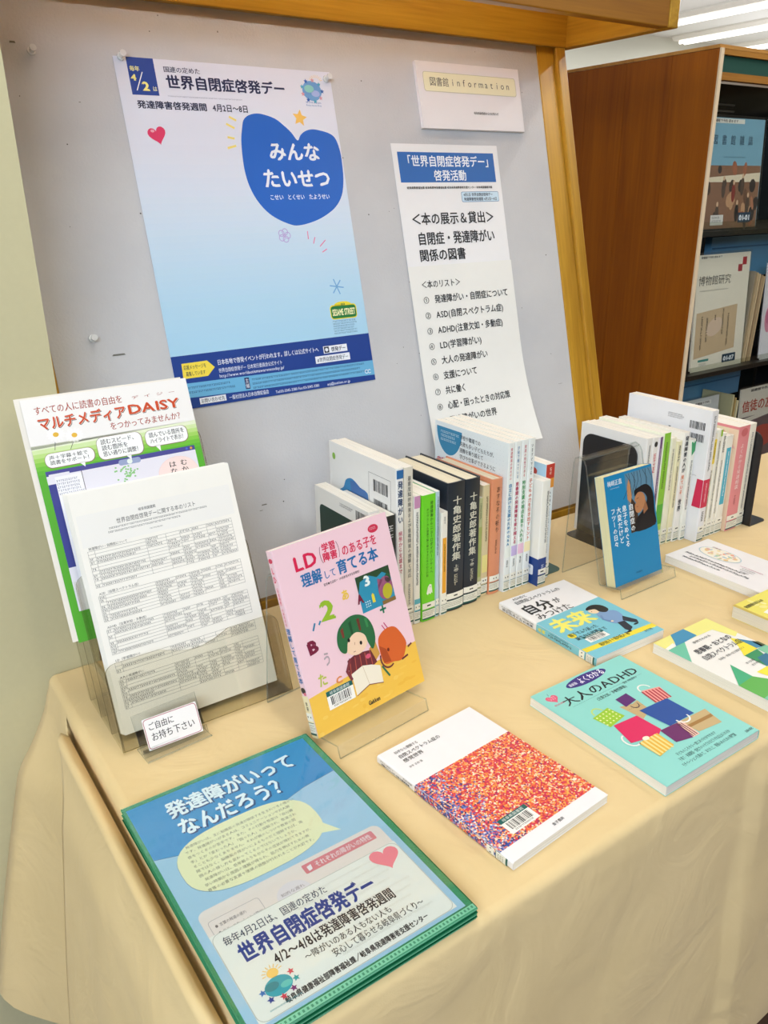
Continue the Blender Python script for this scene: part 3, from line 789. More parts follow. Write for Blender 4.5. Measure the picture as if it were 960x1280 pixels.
def f_adhd(p):
    p.rect(2, 0, 170, 208, '#8fd6cd', 1)
    p.heart(19, 20.5, 9, '#e2607e', 2); p.t('こころの', 13, 15.5, 25, 19, '#f8dce4', .0, 3, res=1); p.t('クスリ', 14, 19.5, 24, 23, '#f8dce4', .0, 3, res=1); p.t('BOOKS', 10, 31, 27, 35, '#e2607e', .01, 3); p.line([(19, 13), (20.5, 9)], .6, '#334466', 3)
    P = []
    p.ell(89, 12.5, 37, 9.5, '#3b2a80', 2, rot=-1); p.t('最新版', 57, 10, 71, 15.5, '#f3f0fa', .012, 3); p.t('よくわかる', 74, 6, 121, 18.5, '#f3f0fa', .02, 3)
    p.t('大人のADHD', 23, 27, 159, 44.5, '#1f1f26', .014, 3)
    p.t('(注意欠如／多動性障害)', 63, 51.5, 117, 57.5, '#26262c', .006, 3); p.t('監修 司馬理英子', 119, 46.5, 146, 50.5, '#26262c', 0, 3, res=1)
    x = 28
    while x < 156: p.ell(x, 47.5, .45, .45, '#3a5a5a', 2, 5); x += 2.2
    p.poly([(81.7, 67.6), (103.7, 66), (102.8, 83), (80.3, 86)], '#5c2370', 3); p.arc(92, 88, 6, 7, 0, 180, 1.1, '#3a2a44', 4)
    p.poly([(73.6, 81), (92, 86), (103, 84), (100, 106), (78.3, 114.4)], '#c6ab7a', 2)
    for i in range(8): p.line([(79 + 3 * i, 92 + i * .3), (80.5 + 3 * i, 92 + i * .3)], .5, '#7a6040', 3)
    p.poly([(123.6, 74), (150.4, 81), (144, 105), (116.8, 101)], '#f0a79c', 3)
    for i in range(6): p.poly([(121 + 5 * i, 76 + i * 1.2), (123.4 + 5 * i, 76.8 + i * 1.2), (119.5 + 5 * i, 102 + i * .6), (117.2 + 5 * i, 101.4 + i * .6)], '#b3203c', 4)
    p.arc(131, 74, 9, 9, 180, 360, 2, '#f3f3ee', 4)
    p.poly([(86.9, 100.7), (136.3, 103.4), (137.3, 142.7), (91.7, 142.2)], '#1c4e9e', 5)
    p.poly([(28.5, 78), (60.1, 73.5), (64.6, 97.1), (32.6, 102.6)], '#9dc92e', 3)
    for i in range(5):
        for j in range(4): p.ell(33 + 6.4 * i, 81 + 5.5 * j - i * .8, 1.3, 1.3, '#eef6b8', 4, 8)
    p.arc(43, 75, 8, 9, 180, 350, 2, '#c9e07a', 4)
    p.poly([(37.6, 102.6), (76.4, 105.4), (78, 140), (66, 146), (28.1, 136.8)], '#dd1f5e', 5); p.arc(32, 133, 9, 11, 60, 260, 2.2, '#f3f3ee', 6)
    p.poly([(74.6, 141), (104.4, 143), (95.9, 171.7), (72, 166)], '#6a1f63', 4)
    p.poly([(104, 143), (112, 143), (108, 172), (95.9, 171.7)], '#f0c4b0', 4)
    for i in range(3): p.line([(101 + 3 * i, 146), (98 + 3.6 * i, 170)], 1.4, '#5a1d3c', 5)
    p.poly([(107.6, 143), (155.8, 144.9), (148.9, 173.3), (110.8, 168.9)], '#c8ad7c', 3); p.poly([(109, 153), (153, 155), (151, 160), (110, 158)], '#a5793c', 4)
    p.arc(117, 140, 10, 9, 0, 180, 2.2, '#f3f3ee', 6)
    p.poly([(35, 142), (67.7, 142.2), (65.6, 167.6), (35.8, 171.6)], '#e6b63c', 6)
    for i in range(5): p.poly([(37 + 6 * i, 142), (40 + 6 * i, 142), (38.5 + 6 * i, 170), (36 + 6 * i, 170)], '#f6dd94', 7)
    p.ell(49, 141, 5, 3.2, '#f8f0d8', 8)
    p.t('子どものころから一度に片づけができます', 53, 178, 125, 183, '#1c3a3a', .0, 3, res=1); p.t('子育て・夫婦関係・会社での\'トラブル\'はどうすれば止められるか', 48, 185.5, 141, 191, '#1c3a3a', .0, 3, res=1)
    p.t('モチベーションを高めて、あなたと、周囲の人のための専門書', 43, 193.5, 141, 199, '#1c3a3a', .0, 3, res=1); p.t('主婦の友社', 154, 199, 168, 203, '#222222', .01, 3, res=1)


book('book', 'lying teal book with colourful shopping bags on its cover', 172, 208, 13, flat_mx(.645, .6214, 0, 208), 'right', '#8fd6cd', f_adhd, None, lab=0, coat=.5)


def f_fut(p):
    p.poly([(0, 83), (140, 76), (140, 203), (0, 203)], '#7cc4d4', 1); p.poly([(0, 174), (140, 180), (140, 190), (0, 184)], '#f0dd3a', 2)
    p.t('ADHDと', 21, 3, 50, 11, '#2a2a2a', .008, 3); p.t('自閉症スペクトラムの', 15.6, 14, 110, 24, '#2a2a2a', .008, 3)
    p.t('自分', 8.6, 32, 66, 60, '#1c1c1c', .03, 3); p.t('が', 70, 39, 84, 54, '#1c1c1c', .01, 3); p.t('みつけた', 12, 62, 85, 80, '#1c1c1c', .01, 3)
    p.t('未来', 9, 90, 86, 128, '#f3ec6e', .045, 3)
    p.ell(16, 140, 7, 6.5, '#f0dd3a', 2); p.t('親子でふり返った', 12, 134, 69, 143, '#1c2a2a', .012, 4); p.t('誕生から就職まで', 14, 146, 75, 155, '#1c2a2a', .012, 4)
    p.t('堀内祐子＋堀内拓人 著', 30, 176, 90, 184, '#1c1c1c', .01, 4); p.t('ぶどう社', 112, 188, 128, 193, '#1c1c1c', .02, 4)
    # boy in a blue shirt leaning over
    p.blob([(92, 118), (100, 112), (118, 116), (127, 124), (124, 140), (112, 156), (96, 150), (90, 136)], '#7f9fc8', 3); p.poly([(112, 150), (122, 140), (131, 160), (126, 168), (118, 160)], '#2c2c34', 4)
    p.poly([(100, 150), (113, 152), (108, 172), (96, 178), (94, 170)], '#2c2c34', 4); p.ell(98, 105, 9, 8, '#f3d6b4', 4); p.blob([(90, 98), (96, 92), (110, 90), (121, 98), (122, 112), (112, 118), (104, 112), (103, 102)], '#1e1a1a', 5)
    p.line([(96, 122), (90, 132), (96, 142)], 3.2, '#6f8fbb', 5); p.ell(93.5, 105, .8, 1, '#1a1a1a', 6, 6); p.ell(97, 143, 2.4, 2, '#f3d6b4', 6)
    p.ell(94, 178, 5, 1.8, '#1c1c1c', 5); p.ell(120, 168, 5, 1.8, '#1c1c1c', 5)


def s_fut(p):
    p.rect(.3, 84, 12.7, 203, '#7cc4d4', 1); p.tv('ADHDと自閉症スペクトラムの', 7.5, 6, 10.5, 48, '#222222', .01, 3); p.tv('自分がみつけた未来', 2.6, 8, 7.4, 78, '#1c1c1c', .02, 3); p.gkv(8, 54, 10.5, 80, '#333333')
    p.tv('未来', 3, 88, 10, 104, '#f0e040', .03, 4); p.gkv(4, 110, 8, 160, '#222222'); p.gkv(9, 112, 11, 150, '#222222')


book('book', 'lying white and sky blue book with a bowing boy and big yellow characters', 140, 203, 13, flat_mx(.7875, .8368, -1.2, 203), 'left', '#f1eff0', f_fut, s_fut, lab=12, barcode=(24, 152, 40, 17))


def f_green(p):
    k = 122 / 132
    def P(*a): return [(x * k, y) for x, y in a]
    p.poly(P((44, 0), (132, 0), (132, 52), (118, 57), (107.8, 25.6), (42, 23)), '#eee98a', 1)
    p.poly(P((41, 0), (73, 0), (73, 23), (40.4, 24.3), (20, 24), (28, 16), (36, 6)), '#3d8fb8', 2)
    p.poly(P((0, 0), (41, 0), (36, 8), (25, 18), (13, 23.3), (0, 24)), '#eee98a', 1); p.poly(P((13, 18), (24, 16), (18, 23), (6, 25), (0, 26), (0, 20)), '#f4f2ea', 2)
    p.poly(P((40.4, 24.3), (0, 63), (0, 25)), '#6cc2a4', 3)
    p.poly(P((107, 55), (116, 66), (112, 94), (77, 95), (96, 74)), '#f2e234', 2); p.poly(P((113, 62), (127, 80), (126, 96), (112, 93)), '#3a86a8', 3); p.poly(P((124, 78), (132, 84), (132, 96), (122, 94)), '#4c5a34', 3)
    p.poly(P((78, 95), (110, 95), (100, 120), (78, 128)), '#2c8f5a', 3); p.poly(P((78, 128), (88, 108), (110, 108), (110, 128)), '#1f6f8f', 4); p.poly(P((110, 95), (132, 95), (132, 125), (110, 112)), '#7fc4a0', 3)
    p.poly(P((39, 96.7), (0, 133), (37, 131)), '#3fae7c', 3); p.poly(P((0, 133), (37, 131), (52, 150), (30, 166), (0, 168)), '#5cb04a', 3); p.poly(P((52, 128), (78, 128), (84, 150), (60, 156)), '#f2e234', 3)
    p.poly(P((84, 128), (132, 128), (132, 160), (90, 152)), '#e9e27a', 3); p.poly(P((0, 168), (60, 158), (132, 165), (132, 188), (0, 188)), '#79c2a0', 2)
    p.t('事例でわかる', 47 * k, 31, 90 * k, 36, '#555555', .01, 5); p.t('思春期・おとなの', 27 * k, 46, 112 * k, 57, '#33333a', .02, 5); p.t('自閉スペクトラム症', 21 * k, 62, 114 * k, 73, '#33333a', .014, 5)
    p.t('当事者・家族の自己理解ガイド', 37 * k, 79, 100 * k, 83.5, '#555555', 0, 5, res=1); p.t('著 大島郁葉', 56, 106, 74, 110, '#555555', 0, 5, res=1); p.t('絵 鈴木香苗', 58, 113, 78, 117, '#555555', 0, 5, res=1)


book('book', 'lying white book with green, blue and yellow geometric shapes, at the right edge', 122, 188, 15, flat_mx(.876, .6132, .3, 188), 'right', '#f3f1ec', f_green, None, lab=0, coat=.3)


def f_brush(p):
    p.line([(1, 1), (121, 1)], 1.2, '#eebcc0', 1)
    for u, a, b in ((96, 14, 44), (84, 10, 92), (72, 12, 100), (60, 26, 118), (46, 14, 126), (36, 50, 140), (24, 22, 128)): 
        y = a; random.seed(u)
        while y < b:
            h = random.uniform(3.5, 6); x = u + random.uniform(-1.5, 1.5)
            p.line([(x - 2, y), (x + 2, y + h * .2), (x - 1, y + h * .55), (x + 1.6, y + h * .8)], .9, '#26262a', 3)
            if random.random() < .6: p.line([(x, y - .5), (x - .6, y + h * .9)], .7, '#26262a', 3)
            y += h + random.uniform(.6, 2.4)
    pass


def f_map(p):
    # lines of brush script down the left half, an oval water-colour map at the top right
    random.seed(21)
    for u, a, b in ((20, 22, 92), (30, 30, 142), (40, 14, 128)):
        y = a
        while y < b:
            h = random.uniform(4, 6.5); x = u + random.uniform(-1, 1)
            p.line([(x - 2.4, y), (x + 2.2, y + h * .15), (x - 1.4, y + h * .55), (x + 2, y + h * .8)], .9, '#26262a', 3)
            if random.random() < .7: p.line([(x + .5, y - .8), (x - .3, y + h * .95)], .8, '#26262a', 3)
            if random.random() < .4: p.line([(x + 2.6, y + 1), (x + 3, y + 3)], .8, '#26262a', 3)
            y += h + random.uniform(.4, 1.6)
    p.ell(76, 56, 22, 40, '#a9c4d0', 1, 36); p.ell(76, 56, 20.4, 38, '#f3ecdc', 2, 36)
    for i in range(34):
        a = random.uniform(0, 6.28); r = random.random() ** .5
        p.ell(76 + 17 * r * math.cos(a), 56 + 33 * r * math.sin(a), random.uniform(1.5, 4), random.uniform(2, 5), random.choice(['#e6c486', '#e4a58c', '#b9ccA4'.lower(), '#dcb0a8', '#ead79c', '#b5c9d4']), 3 + i * .05, 9, random.uniform(0, 180))
    p.tv('自閉症', 92, 28, 97, 46, '#9a5a50', .01, 6)
    p.gkv(62, 104, 64.5, 150, '#c06a80'); p.gkv(56, 112, 58.5, 136, '#444444'); p.gkv(50, 112, 52.5, 140, '#444444'); p.gkv(44, 116, 46, 132, '#444444')


book('book', 'lying white book with black brush script and a small oval map, behind the geometric book', 122, 182, 14, flat_mx(1.142, .797, -.5, 182), 'right', '#f0edee', f_map, None, lab=0, coat=.2)


def f_yel(p):
    p.poly([(0, 0), (128, 0), (128, 188), (0, 188)], '#e9dd62', 1); p.rect(0, 0, 5, 188, '#cdb352', 2)
    for i in range(30):
        x, y = random.uniform(12, 118), random.uniform(4, 150); p.ell(x, y, random.uniform(2, 9), random.uniform(2, 8), random.choice(['#f3ecab', '#dcc63e', '#efe58c', '#d9c65a']), 2 + i * .05, 9, random.uniform(0, 90))
    p.t('発達障害のある人の', 8, 12, 52, 19, '#3a3420', .02, 5); p.poly([(16, 40), (60, 34), (70, 60), (22, 70)], '#f4f2e4', 5); p.gk(24, 44, 58, 60, 2, '#555544', 6); p.poly([(0, 70), (30, 80), (20, 120), (0, 110)], '#b9b34a', 3)


book('book', 'lying thick yellow book cut off by the right edge of the photo', 128, 188, 20, flat_mx(1.057, .609, 0, 188), 'right', '#e9dd62', f_yel, None, lab=0, pg='#e9e2cf')


# ------------------------------------------------------------------ acrylic easels and the books on them
ACR = clear('clear_acrylic', (.98, .985, .982), .5, .03); ACRE = clear('acrylic_edge', (.72, .76, .74), .6, .05, .12, '#cfd8d4')


def ribbon(name, prof, w, t, parent, m=None, me=None, mx=None, x0=0):
    """a bent sheet: prof is a polyline in (y, z), swept over x 0..w"""
    b = MB(); m = m or ACR; me = me or ACRE; pts = [Vector(p) for p in prof]; off = []
    for i, p in enumerate(pts):
        d = Vector((0, 0))
        if i > 0: d += (pts[i] - pts[i - 1]).normalized()
        if i < len(pts) - 1: d += (pts[i + 1] - pts[i]).normalized()
        d.normalize(); off.append(p + Vector((-d.y, d.x)) * t)
    n = len(pts)
    for i in range(n - 1):
        a, c, e, f = pts[i], pts[i + 1], off[i + 1], off[i]
        b.poly([(x0, a.x, a.y), (x0 + w, a.x, a.y), (x0 + w, c.x, c.y), (x0, c.x, c.y)], m); b.poly([(x0, f.x, f.y), (x0, e.x, e.y), (x0 + w, e.x, e.y), (x0 + w, f.x, f.y)], m)
        b.poly([(x0, a.x, a.y), (x0, c.x, c.y), (x0, e.x, e.y), (x0, f.x, f.y)], me); b.poly([(x0 + w, a.x, a.y), (x0 + w, f.x, f.y), (x0 + w, e.x, e.y), (x0 + w, c.x, c.y)], me)
    for i in (0, n - 1): b.poly([(x0, pts[i].x, pts[i].y), (x0 + w, pts[i].x, pts[i].y), (x0 + w, off[i].x, off[i].y), (x0, off[i].x, off[i].y)], me)
    return b.build(name, parent, mx)


def easel(label, x, y, yaw, w, prof_front, prof_back, t=.0028):
    root = thing('acrylic_easel', label, 'book stand', Matrix.Translation((x, y, .0006)) @ Matrix.Rotation(R(yaw), 4, 'Z'))
    ribbon('front_plate', prof_front, w, t, root); ribbon('back_leg', prof_back, w, t, root)
    return root


easel('clear acrylic easel holding the small blue book', .968, .747, .8, .139,
      [(0, .0), (.004, .0145), (.043, .0075), (.046, .0085), (.094, .2), (.099, .208)], [(.0992, .2082), (.107, .211), (.1145, .208), (.117, .2), (.125, 0)])
easel('clear acrylic easel holding the pink and yellow book', .392, .674, 6.5, .142,
      [(0, .0), (.004, .0135), (.045, .0065), (.049, .008), (.112, .185), (.116, .190)], [(.1165, .1905), (.122, .192), (.128, .188), (.131, .18), (.150, 0)])


def f_ld(p):
    p.rect(0, 0, 178, 232, '#f2cdd6', 1); p.poly([(0, 182), (60, 178), (178, 176), (178, 232), (0, 232)], '#f2c24e', 2)
    for i in range(40): p.ell(random.uniform(4, 172), random.uniform(184, 230), random.uniform(2, 8), random.uniform(1, 3), random.choice(['#f5cb60', '#efba44', '#f4c756']), 2.2 + i * .01, 8)
    p.ell(152, 15, 8.5, 5.2, '#cf2f4f', 3); p.gk(146, 13, 158, 17, 2, '#f4c8d0', 4)
    p.t('LD', 24, 13, 58.5, 35.5, '#d9224f', .03, 4); p.arc(70, 24.5, 6, 13, 130, 230, .7, '#8a4a58', 4); p.arc(87, 24.5, 6, 13, -50, 50, .7, '#8a4a58', 4)
    p.t('学習', 68, 12, 89.5, 22.6, '#d9224f', .03, 4); p.t('障害', 67, 23.5, 89.5, 34, '#d9224f', .03, 4); p.t('のある子を', 96, 22, 154, 35.5, '#d9224f', .018, 4)
    p.t('理解', 29, 38.5, 60, 55, '#1f6da8', .03, 4); p.t('して', 62, 44, 81, 54.5, '#1f6da8', .015, 4); p.t('育てる本', 83, 38, 150.5, 55.5, '#1f6da8', .03, 4)
    p.t('監修●竹田契一（大阪教育大学名誉教授）', 59, 58.5, 118, 62, '#333333', 0, 4, res=1)
    p.rect(106.2, 66.5, 162.5, 113, '#2f8fb0', 3); p.poly([(106.2, 66.5), (162.5, 66.5), (162.5, 80), (150, 72), (140, 76), (128, 70), (112, 74), (106.2, 88)], '#2c4a2e', 4)
    p.ell(150, 93, 12, 15, '#9a5878', 5, rot=20); p.ell(152, 98, 8, 10, '#b8b02e', 6, rot=20); p.ell(157, 82, 5, 6, '#2c5a36', 5); p.poly([(140, 78), (148, 82), (138, 92)], '#9a5878', 5); p.rect(140, 108, 162.5, 113, '#8a6a3a', 7)
    p.t('3', 118, 67, 128, 83, '#e9f2ee', .05, 6); p.t('A', 102, 86, 112, 101, '#7a2038', .05, 6); p.t('1', 122, 92, 129.5, 106, '#e8d43c', .06, 6)
    for i in range(9): p.ell(114 + 3.2 * (i % 3), 101 + 3 * (i // 3), .9, .9, '#dceef2', 6, 6)
    p.t('2', 46, 74, 68.5, 104, '#97bb30', .045, 4, rot=6); p.t('あ', 80, 75, 92, 88, '#eec548', .04, 4); p.line([(133.5, 118), (142.5, 118)], 2.6, '#2a7a5a', 4); p.line([(138, 113.5), (138, 122.5)], 2.6, '#2a7a5a', 4)
    p.line([(29, 107), (33, 100)], 2.4, '#2f7fa6', 4); p.line([(39, 103), (41.5, 100)], 2.4, '#2f7fa6', 4); p.line([(130, 137), (134, 145)], 1.3, '#c2246c', 4); p.line([(134, 135), (138, 143)], 1.3, '#c2246c', 4)
    p.t('B', 14, 116, 29, 136, '#7a1f3c', .06, 4, rot=-6); p.t('う', 32, 138, 44, 155, '#b5a4a8', .03, 4); p.t('た', 18, 160, 32, 176, '#b9c24e', .03, 4); p.t('C', 43, 172, 53, 182, '#e08a4e', .05, 4)
    # boy with a green striped cap of hair, reading
    p.ell(85, 141, 19, 17.5, '#f4d3b4', 5); p.ell(66, 146, 4, 5, '#f4d3b4', 5)
    p.blob([(88, 131), (74, 137), (68, 150), (60, 146), (57.5, 134), (62, 121), (72, 113), (86, 109), (100, 112), (111, 121), (116, 135), (115, 150), (108, 160), (103, 150), (100, 138)], '#2c6a40', 6)
    for a, c in ((66, '#7a3a2e'), (80, '#1f5030'), (93, '#6f3428'), (105, '#3a8a50')): p.poly([(a, 114 + abs(a - 88) * .3), (a + 4.5, 113 + abs(a - 84) * .3), (a + 4, 131), (a + 1, 131)], c, 7)
    p.ell(75, 136.5, 2, 2.6, '#1e1a1a', 7, 10); p.ell(92, 146, 2, 2.6, '#1e1a1a', 7, 10); p.line([(83, 142), (82, 145)], .6, '#b07858', 7); p.line([(78, 153), (81, 153)], .7, '#8a4a3a', 7)
    p.poly([(66, 160), (82, 156), (104, 160), (110, 178), (90, 184), (64, 184)], '#6e2c34', 4)
    for i in range(5): p.line([(70 + 8 * i, 160), (66 + 9 * i, 183)], 1, '#c05a48', 5)
    p.ell(98, 166, 4, 3, '#d85a78', 6); p.line([(70, 160), (62, 172), (66, 184)], 4, '#7e343c', 6); p.poly([(102, 158), (114, 152), (117, 170), (108, 176)], '#cf9a48', 3.5)
    p.poly([(67, 178), (86, 174), (100, 178), (113, 184), (112, 206), (90, 200), (68, 206)], '#f3ead6', 6); p.line([(68, 206.5), (90, 200.5), (112, 206.5)], 1, '#8a3a3a', 7); p.line([(86, 174), (90, 200)], .5, '#c8b48a', 7)
    p.blob([(118, 156), (126, 146), (140, 143), (152, 148), (162, 168), (160, 178), (150, 190), (136, 188), (120, 184)], '#d8642c', 5); p.poly([(118, 160), (128, 168), (132, 186), (120, 184)], '#b04a22', 6); p.arc(128, 178, 12, 14, 60, 200, 2.2, '#6e2c34', 6)
    p.line([(150, 190), (160, 188)], 2.4, '#6e2c34', 6); p.line([(164, 178), (170, 176)], 2.4, '#6e2c34', 6); p.ell(131, 170, 2, 2.4, '#7a2a1c', 7)
    p.line([(116, 187), (124, 202)], 2.6, '#2a7050', 7); p.t('Gakken', 82, 219, 101, 226, '#26222a', .04, 5)


def s_ld(p):
    p.ell(7, 12, 4, 3, '#cf2f4f', 3); p.tv('LD', 3, 18, 11, 40, '#d9224f', .02, 3); p.tv('（学習障害）のある子を', 4.5, 42, 8.8, 92, '#d9224f', .01, 3); p.tv('理解して育てる本', 3, 94, 11, 164, '#1f6da8', .025, 3)
    p.ell(7, 172, 4.5, 4, '#2c2a2c', 3); p.ell(9, 176, 2.5, 2, '#d86a80', 4); p.rect(.4, 179, 12.6, 232, '#f0e2b8', 1); p.tv('学研', 5, 186, 9, 198, '#26222a', .02, 4)


book('book', 'pink and yellow book standing on an acrylic easel, boy with green hair on its cover', 174, 230, 13, lean_mx(.384, .7085, .0130, 8.0, 18.2, 13), 'left', '#f2cdd6', f_ld, s_ld, lab=4, barcode=(24.5, 184, 41, 23), coat=.3)


def f_blue(p):
    p.rect(0, 0, 118, 182, '#1583b8', 1)
    p.poly([(49, 4), (117.5, 4), (113, 102), (51, 103.5)], '#5c87a2', 2)
    for i in range(9): x = 52 + 7 * i; p.line([(x, 5), (x + random.uniform(-12, 12), 20), (x + random.uniform(-16, 16), 44)], .9, '#26303a', 3)
    p.poly([(51, 103), (52, 74), (58, 52), (50, 40), (56, 26), (62, 32), (60, 46), (68, 56), (72, 70), (70, 103)], '#3a2a22', 3); p.poly([(50, 46), (52, 26), (57, 14), (60, 22), (61, 44), (57, 54)], '#c08a5e', 4)
    p.blob([(68, 36), (80, 32), (96, 30), (108, 36), (115, 50), (114, 80), (112, 102), (62, 103), (66, 84), (84, 72), (98, 56), (92, 44), (80, 40), (70, 46)], '#15131a', 4)
    p.blob([(69, 46), (78, 40), (90, 44), (93, 56), (84, 70), (74, 74), (67, 70), (66, 60), (70, 56), (67, 52)], '#b98058', 5); p.poly([(86, 60), (94, 56), (98, 72), (86, 80)], '#9a6848', 4.5); p.line([(72, 50), (77, 49)], .8, '#2a1a14', 6); p.line([(70, 63), (74, 63)], .8, '#8a4a3a', 6)
    p.poly([(64, 103), (76, 84), (94, 74), (113, 88), (113, 102.4)], '#1c1a20', 6)
    p.t('梅崎正直', 6, 8.5, 41, 17.5, '#eef4f8', .01, 4); p.gk(12, 21, 34, 23, 1, '#cfe2ec', 4)
    p.tv('自閉症の', 50, 54, 62, 101, '#f2f6f8', .018, 8); p.tv('息子をめぐる', 34, 53, 46, 124, '#f2f6f8', .018, 4); p.tv('大変だけど', 20.5, 53, 32, 115, '#f2f6f8', .018, 4); p.tv('フツーの日々', 7, 53, 18, 118, '#f2f6f8', .018, 4)
    p.t('中央公論新社', 52, 169, 68, 172.5, '#0c4a6c', 0, 4, res=1)


book('book', 'small blue paperback standing on an acrylic easel, woman in profile on its cover', 118, 182, 19, lean_mx(.975, .7645, .0125, .9, 14.1, 19), 'right', '#1583b8', f_blue, None, lab=0, pg='#f0e8b8', coat=.4)


# ------------------------------------------------------------------ the upright rows
def tvb(txt, f0, f1, y0, y1, col='#222222', bold=.01, l=3):
    def g(p, T, H): p.tv(txt, T * f0, H * y0, T * f1, H * y1, col, bold, l)
    return g


def gv(f0, f1, y0, y1, col='#333333'):
    def g(p, T, H): p.gkv(T * f0, H * y0, T * f1, H * y1, col, 3)
    return g


def bl(y0, y1, col, f0=.03, f1=.97, l=1):
    def g(p, T, H): p.rect(T * f0, H * y0, T * f1, H * y1, col, l)
    return g


def rowbook(label, x0, x1, Y, H, W, cov, parts, face=None, hard=False, group='books in the left upright row', **kw):
    T = (x1 - x0) * 1000 - .6

    def sp(p):
        for g in parts: g(p, T, H)
    return book('book', label, W, H, T, row_mx(x1 - .0003, Y, W), 'right', cov, face, sp, hard=hard, group=group, **kw)


def face_a0(p):
    p.rr(14, 26, 150, 214, 9, '#16382f', 2); p.rect(100, 26, 182, 214, '#16382f', 2); p.gk(74, 8, 112, 14, 2, '#444444'); p.barcode(118, 6, 146, 22); p.barcode(118, 26, 146, 40)


def face_a2(p):
    p.rect(0, 0, 1, 1, '#efeeea', 1); p.ell(14, 22, 4.5, 5.5, '#8fc04a', 2)
    P = [(22, 96), (26, 76), (40, 66), (48, 52), (62, 46), (74, 48), (88, 54), (104, 56), (110, 66), (110, 120), (22, 120)]
    p.blob(P, '#2f86bb', 2); p.poly([(60, 50), (74, 48), (88, 54), (104, 56), (110, 66), (110, 110), (80, 104), (64, 80)], '#3f6fae', 2.4); p.ell(30, 92, 10, 12, '#5fb6b0', 2.6); p.ell(24, 98, 5, 9, '#a7cf6a', 3)
    p.frame(112, 22, 168, 110, .5, '#555555', 2); p.barcode(124, 30, 160, 48); p.barcode(124, 60, 160, 78); p.gk(120, 86, 164, 98, 2, '#555555')


G1 = 'books in the left upright row'
rowbook('white book with a dark green back cover panel, leftmost of the left row', .577, .597, .885, 198, 150, '#efeee9', [gv(.3, .7, .1, .6)], face_a0)
rowbook('thin black book with a dark spine, right of the dark green panelled one', .6005, .6195, .878, 188, 130, '#1e1f24', [gv(.3, .7, .08, .22, '#c9c9cc'), gv(.3, .6, .26, .8, '#9fa3a8')])
rowbook('tall white book with a blue watercolour back cover, in the left row', .6205, .6335, .878, 255, 182, '#f1f0ec', [bl(.01, .06, '#2a6aa5'), tvb('発達障がい', .15, .85, .07, .33, '#1d3c64', .03), tvb('病態から支援まで', .2, .75, .37, .64, '#c23a5c', .01), gv(.3, .6, .68, .86)], face_a2)
rowbook('tall cream book with a grey vertical title, in the left row', .6345, .6505, .878, 254, 182, '#ded8c8', [tvb('最重度知的障害および重複障害の理解と対応', .32, .72, .05, .68, '#4a4a4a', .006), gv(.35, .6, .72, .86, '#777777')], lab=20)
rowbook('white book with a pink band at its top and a teal one at its foot', .6515, .6635, .878, 207, 148, '#efede3', [bl(.0, .09, '#c98fb4'), gv(.3, .62, .12, .7), bl(.8, .9, '#5fb4c4')], lab=16)
def ghost(p, T, H):
    x, y = T * .55, H * .70; p.poly([(x, y), (x + 3.4, y + 2), (x + 5.5, y + 17), (x + 3.5, y + 15), (x + 1.5, y + 18), (x - 1, y + 15.5), (x - 3.5, y + 18), (x - 6, y + 15), (x - 3.4, y + 4)], '#eef4e0', 4); p.ell(x + 1, y + 5, .8, .8, '#222222', 5, 6)
rowbook('bright lime green book with a small white ghost shape on its spine', .6645, .6905, .876, 206, 148, '#6cd420', [tvb('発達障害からニューロダイバーシティへ', .56, .78, .05, .62, '#1f4010', .006), tvb('ポリヴェーガル理論で解き明かす子どもの心と行動', .3, .46, .10, .64, '#24480f', .002), ghost, gv(.5, .62, .86, .9, '#2a4a14')], lab=8)
rowbook('thin pale blue book between the lime green and the orange striped ones', .6915, .6995, .878, 206, 148, '#b9d3dd', [gv(.3, .62, .04, .5)], lab=8)
rowbook('short white book with an orange bar on its spine', .7005, .7135, .876, 171, 120, '#f0ece0', [gv(.35, .6, .04, .12, '#666666'), bl(.24, .78, '#eba62c', .2, .8), gv(.42, .6, .3, .58, '#6a4a10')], lab=6)


def kame(vol):
    return [tvb('十亀史郎著作集', .26, .76, .10, .60, '#d9d6c4', .02), tvb(vol, .36, .66, .63, .69, '#d9d6c4', .01), gv(.4, .6, .71, .82, '#b9b49c')]


rowbook('thick black hardback with silver lettering, left of the two alike volumes', .7145, .7495, .880, 213, 150, '#1c2430', kame('上巻'), None, True, lab=8, pg='#f2e9cf', coat=.1)
rowbook('black hardback with silver lettering, right of the two alike volumes', .7505, .7810, .882, 211, 150, '#1c2430', kame('下巻'), None, True, lab=8, pg='#f2e9cf', coat=.1)
rowbook('thin book with an olive green spine beside the black hardbacks', .7818, .7915, .886, 173, 120, '#b7b98a', [bl(.28, .78, '#a3ad63', .15, .85), gv(.3, .6, .05, .22, '#5a5a40')], lab=6)
rowbook('tan book with a pale yellow patch low on its spine', .7922, .8070, .888, 191, 130, '#d9c79c', [gv(.45, .7, .1, .52, '#4a4230'), bl(.62, .78, '#e6d98a', .1, .9), gv(.4, .6, .84, .9, '#5a5040')], lab=14)
rowbook('salmon pink hardback in the middle of the left row', .8078, .8310, .886, 198, 140, '#dd8f68', [tvb('あすなろの祈り', .34, .72, .06, .46, '#4a2a1c', 0), gv(.4, .56, .52, .66, '#6a3c28'), gv(.4, .6, .93, .97, '#6a3c28')], None, True, lab=14, pg='#efe2c6')


